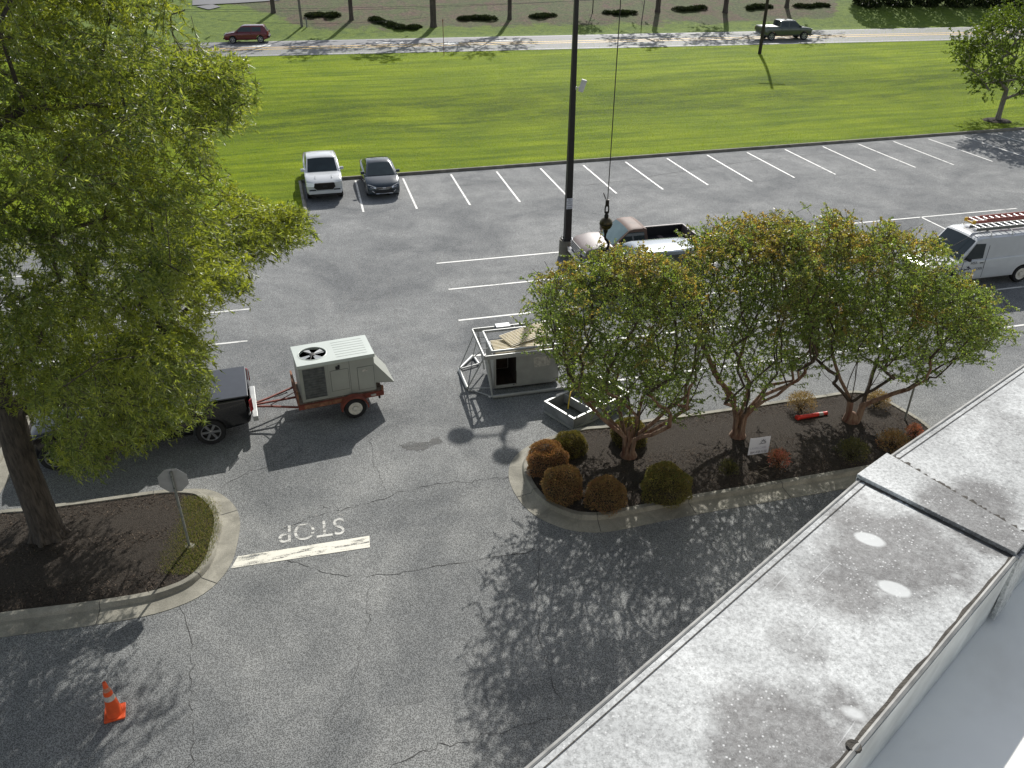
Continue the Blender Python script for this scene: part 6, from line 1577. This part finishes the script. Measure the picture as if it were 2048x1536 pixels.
# ---- lamp post
lp = G(1133, 512); LPo = thing('lamp_post', 'dark square lamp post on a round concrete footing in the parking lot', 'lamp post', (lp.x, lp.y, 0), LOT)
b = MB(); b.lathe([(.36, -.05), (.34, .74), (.32, .77), (0, .77)], 28); b.build('footing', M['concrete_dark'], LPo, smooth=40)
b = MB(); b.box((0, 0, .80), (.48, .48, .05)); b.box((0, 0, .85), (.36, .36, .10), taper=.2)
for sx in (-1, 1):
    for sy in (-1, 1): b.tube((sx * .19, sy * .19, .8), (sx * .19, sy * .19, .88), .02, n=6)
b.build('base_cover', M['bronze'], LPo, bevel=.01)
HP = 11.1; b = MB(); w0, w1 = .145, .075
b.add([(sx * w, sy * w, z) for z, w in ((.8, w0), (HP, w1)) for sx, sy in ((-1, -1), (1, -1), (1, 1), (-1, 1))], [(0, 1, 5, 4), (1, 2, 6, 5), (2, 3, 7, 6), (3, 0, 4, 7), (4, 5, 6, 7)]); b.build('pole', M['bronze'], LPo, bevel=.01)
for hx_, hy_ in ((-1.25, .05), (.35, .80), (.1, -.95)):
    d = Matrix.Rotation(-LOT, 3, 'Z') @ Vector((hx_, hy_, 0)); b = MB(); b.path([(0, 0, HP - .25), d * .4 + U * (HP - .15), d * .8 + U * (HP - .12)], .05, 6); ar = b.build('lamp_arm', M['bronze'], LPo)
    b = MB(); b.lathe([(.0, HP + .10), (.22, HP + .05), (.40, HP - .10), (.40, HP - .18), (.0, HP - .2)], 20, Matrix.Translation(d)); b.build('lamp_head', M['bronze'], LPo, smooth=40)
def on_pole(px, py):
    d = ray(px, py); t = math.hypot(lp.x, lp.y) / math.hypot(d.x, d.y); return CAM_H + d.z * t
z1_, z2_ = on_pole(1137, 404), on_pole(1157, 173)
faceM = Matrix.Rotation(-LOT, 4, 'Z')
b = MB(); wv = .145 - (.07) * (z1_ - .8) / 10.4
sg = b; sg.box((0, -wv - .012, z1_ + .14), (.27, .012, .13)); sg.box((0, -wv - .012, z1_ - .10), (.27, .012, .32)); sgo = sg.build('sign_plate', M['whitesign'], LPo)
def PT(s, z, size): text_mesh('lettering', s, size, M['ink'], sgo, Matrix.Translation((0, -wv - .022, z)) @ Matrix.Rotation(R(90), 4, 'X'))
PT('NO', z1_ + .14, .09); PT('PARK', z1_ + .0, .07); PT('TOWED', z1_ - .10, .07); PT('AWAY', z1_ - .21, .07)
cb_ = thing('security_box', 'white weathered antenna box bracketed to the lamp post', 'antenna', (lp.x, lp.y, z2_), 0)
b = MB(); b.path([(.10, -.02, -.05), (.26, -.05, -.02)], .02, 6); b.box((.11, -.02, -.06), (.06, .12, .12)); b.build('bracket', M['white_box'], cb_)
b = MB(); Mx = Matrix.Rotation(R(18), 4, 'Y') @ Matrix.Rotation(R(15), 4, 'Z'); b.box((.36, -.08, .02), (.20, .14, .44), Mx); b.build('housing', M['white_box'], cb_, bevel=.03)
b = MB(); b.box((.43, -.08, .235), (.21, .15, .07), Mx); b.build('cap', M['white_box'], cb_, bevel=.02)

# ---- signs
def octa(r): return [(r * math.cos(PI / 8 + k * PI / 4), r * math.sin(PI / 8 + k * PI / 4)) for k in range(8)]
sp_ = G(379, 1092, .16); ss = thing('stop_sign', 'stop sign seen from behind, grey octagon on a post at the left island tip', 'sign', (sp_.x, sp_.y, .14), LOT - R(4))
b = MB(); b.path([(0, 0, -.1), (0, 0, 2.22)], .030, 6); b.build('post', M['post'], ss)
b = MB(); b.slab([(x, .036, z + 1.95) for x, z in octa(.345)], (0, 1, 0), .004); pn = b.build('sign_panel', M['signback'], ss)
b = MB(); b.slab([(x, .0405, z + 1.93) for x, z in octa(.330)], (0, 1, 0), .001); b.build('red_face', M['lampr'], pn)
text_mesh('lettering', 'STOP', .26, M['whitesign'], pn, Matrix.Translation((0, .0435, 1.93)) @ Matrix.Rotation(PI, 4, 'Z') @ Matrix.Rotation(R(90), 4, 'X') @ Matrix.Diagonal((.8, 1.2, 1, 1)))
b = MB(); b.box((0, .0, 1.78), (.03, .068, .02)); b.box((0, 0, 2.1), (.03, .068, .02)); b.build('bolt', M['steel_dark'], ss)
b = MB(); b.lathe([(0, .05), (.10, .04), (.15, 0)], 9); b.build('footing', M['concrete'], ss)
s2 = G(1809, 841, .13); rs = thing('road_sign', 'sign post at the right island kerb, its panel hidden among leaves', 'sign', (s2.x, s2.y, .11), LOT)
b = MB(); b.path([(0, 0, -.1), (0, 0, 2.45)], .030, 6); b.build('post', M['post'], rs)
b = MB(); b.slab([(x, .034, z + 2.15) for x, z in octa(.33)], (0, 1, 0), .004); b.build('sign_panel', M['signback'], rs)
# yard sign
q = [G(1494, 912, .32), G(1537, 906, .32)]; d = (q[1] - q[0]); ysw = .62; an = math.atan2(d.y, d.x); mid = (q[0] + q[1]) / 2
ys = thing('yard_sign', 'white corporate yard sign with dark emblem and phone number stuck in the mulch', 'sign', (mid.x, mid.y, .12), an)
tl_ = R(-28); RX = Matrix.Translation((0, 0, .22)) @ Matrix.Rotation(tl_, 4, 'X')
sh = .13
def Y(x, z): return RX @ Vector((x + sh * z / .45, 0, z))
b = MB(); b.slab([Y(-.31, 0), Y(.31, 0), Y(.31, .45), Y(-.31, .45)], (RX.to_3x3() @ Vector((0, 1, 0))), .006); yp = b.build('panel', M['whitesign'], ys)
b = MB(); b.path([(-.2, .01, .24), (-.2, .03, -.05)], .006, 5); b.path([(.2, .01, .24), (.2, .03, -.05)], .006, 5); b.build('wire_stake', M['post'], ys)
TX = RX @ Matrix.Translation((0, -.003, 0)) @ Matrix.Rotation(R(90), 4, 'X')
SHR = Matrix(((1, sh / .45, 0, 0), (0, 1, 0, 0), (0, 0, 1, 0), (0, 0, 0, 1)))
text_mesh('lettering', '864 418-1110', .088, M['ink'], yp, TX @ SHR @ Matrix.Translation((0, .055, 0)))
text_mesh('lettering', 'LAWN CARE', .085, M['inkpale'], yp, TX @ SHR @ Matrix.Translation((-.02, .16, 0)))
b = MB(); e0 = (.10, .33)
for k in range(5):
    a = R(90) + (k - 2) * R(38); b.slab([TX @ SHR @ Vector((e0[0] + r_ * math.cos(a + da), e0[1] - .03 + r_ * math.sin(a + da), .001)) for r_, da in ((.02, 0), (.065, -.22), (.10, 0), (.065, .22))], RX.to_3x3() @ Vector((0, -1, 0)), .001)
b.slab([TX @ SHR @ Vector((e0[0] + x, e0[1] + z, .001)) for x, z in ((-.13, -.07), (.08, -.06), (.10, -.04), (-.10, -.05))], RX.to_3x3() @ Vector((0, -1, 0)), .001); b.build('emblem', M['ink'], yp)
b = MB()
for k in range(9):
    x = random.uniform(-.5, .4); y = random.uniform(-.7, -.1); a = random.uniform(-.4, .9); l = random.uniform(.2, .45); b.path([(x, y, .03), (x + l * .5 * math.cos(a), y - l * .5 * math.sin(a), .07), (x + l * math.cos(a), y - l * math.sin(a), .04)], [.008, .006, .003], 4)
tg = thing('fallen_twigs', 'dry fallen twigs on the mulch in front of the white yard sign', 'twigs', (mid.x, mid.y, .13)); b.build('twig_pile', M['twigdry'], tg, fix=False)

# ---- fallen orange channelizer tube
d0, d1 = G(1593, 835, .25), G(1654, 825, .25); v = d1 - d0; tb_ = thing('channelizer_tube', 'orange red delineator tube with pale band lying on the mulch', 'traffic post', (d0.x, d0.y, .235), math.atan2(v.y, v.x))
Ln = v.length; RY = Matrix.Rotation(R(90), 4, 'Y')
b = MB(); b.lathe([(.085, 0), (.085, .06), (.066, .10), (.060, Ln * .72)], 16, RY); b.lathe([(.055, Ln * .86), (.05, Ln * .97), (.06, Ln)], 16, RY); b.build('tube', M['redtube'], tb_, smooth=40)
b = MB(); b.lathe([(.061, Ln * .72), (.056, Ln * .86)], 16, RY); b.build('band', M['reflect'], tb_, smooth=60)
# ---- traffic cone
cc_ = G(231, 1428); cn = thing('traffic_cone', 'orange traffic cone with dirty pale band standing in the drive lane', 'traffic cone', (cc_.x, cc_.y, 0), LOT + R(6)); cn.scale = (1.02, 1.02, 1.27)
k = .30; 
b = MB(); o8 = [(-.185, -.17), (-.17, -.185), (.17, -.185), (.185, -.17), (.185, .17), (.17, .185), (-.17, .185), (-.185, .17)]; b.prism(o8, .012, .042); b.build('base', M['orange'], cn, bevel=.006)
b = MB(); b.lathe([(.150, .042), (.140, .06), (.098, .36)], 24); b.lathe([(.084, .45), (.071, .535)], 24); b.lathe([(.058, .54), (.030, .705), (.022, .712), (.016, .70)], 24); b.build('body', M['orange'], cn, smooth=40)
b = MB(); b.lathe([(.0985, .358), (.0845, .452)], 24); b.build('reflective_collar', M['reflect'], cn, smooth=60)
b = MB(); b.lathe([(.0715, .533), (.058, .545), (.046, .61)], 24); b.build('worn_collar', plain('worn_orange', (.42, .20, .13), .7, var=.3, vscale=20), cn, smooth=60)

# ---- poles and wires beyond
up = G(1519, 108, .98); ut = thing('utility_pole', 'dark leaning utility pole on the lawn in front of the olive pickup', 'utility pole', (up.x, up.y, .95))
b = MB(); b.path([(0, 0, -.2), (.03, 0, 5), (.02, 0, 11)], [.17, .15, .11], 10); b.build('pole', M['pole_wood'], ut, smooth=60)
b = MB(); b.box((.03, -.3, 9.8), (2.2, .1, .12)); b.build('crossarm', M['pole_wood'], ut)
gp = GT(604, 54); gpo = thing('utility_pole', 'grey utility pole on the slope right of the red car', 'utility pole', (gp.x, gp.y, gp.z - .1))
b = MB(); b.path([(0, 0, -.2), (-.05, 0, 5), (-.1, 0, 10.5)], [.15, .13, .10], 10); b.build('pole', M['grey_pole'], gpo, smooth=60)
p = GT(614, 54); o = thing('marker_post', 'short pale marker stub at the foot of the grey utility pole', 'post', (p.x, p.y, p.z - .05)); b = MB(); b.box((0, 0, .45), (.12, .10, .95)); b.lathe([(.07, .9), (.04, .98), (0, 1.0)], 8); b.build('stub', M['post'], o)
p = G(888, 111, .99); o = thing('marker_post', 'thin brown marker rod at the near edge of the road', 'post', (p.x, p.y, p.z - .1)); b = MB(); b.tube((0, 0, 0), (0, 0, 3.2), .03); b.lathe([(.045, 3.0), (.045, 3.25), (0, 3.3)], 8); b.build('rod', M['rust'], o)
p = GT(1283, 44); o = thing('dead_stem', 'bare leaning brown stem on the slope right of the crane cable', 'tree', (p.x, p.y, p.z - .1)); b = MB(); b.path([(0, 0, 0), (.12, 0, 1.5), (.3, 0, 4.2)], [.07, .06, .03], 6); b.path([(.12, 0, 1.5), (-.2, .1, 2.6)], [.03, .01], 5); b.build('stem', M['grey_bark'], o)
P1 = Vector((gp.x, gp.y, gp.z)); 
for i, (y0_, y1_, hz_) in enumerate(((22, 6, 8.2), (46, 42, 6.8))):
    a = Vector((gp.x - 60, gp.y - 9, gp.z)); c = Vector((gp.x + 90, gp.y + 15, gp.z)); pass
wr_ = thing('power_lines', 'thin dark overhead wires strung past the grey utility pole at the top left', 'wires', (gp.x, gp.y, gp.z))
b = MB()
for pxa, pya, pxb, pyb, dy in ((350, 20, 1140, 3, -.6), (350, 24, 1000, 10, -.5), (520, 46, 780, 42, -.4)):
    yy = gp.y - 1.5; A1 = AT(pxa, pya, yy - 3) - P1; B1 = AT(pxb, pyb, yy + 2.5) - P1; A1 = A1 - (B1 - A1) * .3; B1 = B1 + (B1 - A1) * .25
    pts = [A1.lerp(B1, t / 16) - U * (.5 * 4 * (t / 16) * (1 - t / 16)) + U * .35 for t in range(17)]; b.path(pts, .016, 4)
b.build('wire', M['wire'], wr_)

# ================================================================== LIGHT, SKY, CAMERA
wd = bpy.data.worlds.new('World'); SC.world = wd; wd.use_nodes = True
nt = wd.node_tree; bg = nt.nodes['Background']; sk = nt.nodes.new('ShaderNodeTexSky'); sk.sky_type = 'NISHITA'; sk.sun_disc = False
sk.sun_elevation = SUN_EL; sk.sun_rotation = PI / 2 - SUN_AZ; sk.air_density = 1.0; sk.dust_density = 1.0; sk.ozone_density = 1.0
hs = nt.nodes.new('ShaderNodeHueSaturation'); hs.inputs['Saturation'].default_value = 0.55; nt.links.new(sk.outputs[0], hs.inputs['Color']); nt.links.new(hs.outputs[0], bg.inputs[0]); bg.inputs[1].default_value = SKY = 0.105
ld = bpy.data.lights.new('sun', 'SUN'); ld.energy = 4.0; ld.angle = R(0.5); ld.color = (1.0, 0.97, 0.92)
lo = bpy.data.objects.new('sun', ld); COL.objects.link(lo)
sd = Vector((math.cos(SUN_AZ) * math.cos(SUN_EL), math.sin(SUN_AZ) * math.cos(SUN_EL), math.sin(SUN_EL)))
lo.rotation_euler = sd.to_track_quat('Z', 'Y').to_euler(); lo.location = sd * 60
cd_ = bpy.data.cameras.new('camera'); cam = bpy.data.objects.new('camera', cd_); COL.objects.link(cam)
cd_.sensor_width = 36; cd_.lens = FPX / 2048 * 36; cd_.clip_end = 5000; cd_.clip_start = .05
cam.matrix_world = Matrix.Translation((0, 0, CAM_H)) @ Matrix.Rotation(PI / 2 - PITCH, 4, 'X') @ Matrix.Rotation(ROLL, 4, 'Z')
SC.camera = cam
SC.view_settings.view_transform = 'Standard'; SC.view_settings.look = 'None'; SC.view_settings.exposure = 0.42; SC.view_settings.gamma = 1
SC.cycles.max_bounces = 6; SC.cycles.transparent_max_bounces = 12
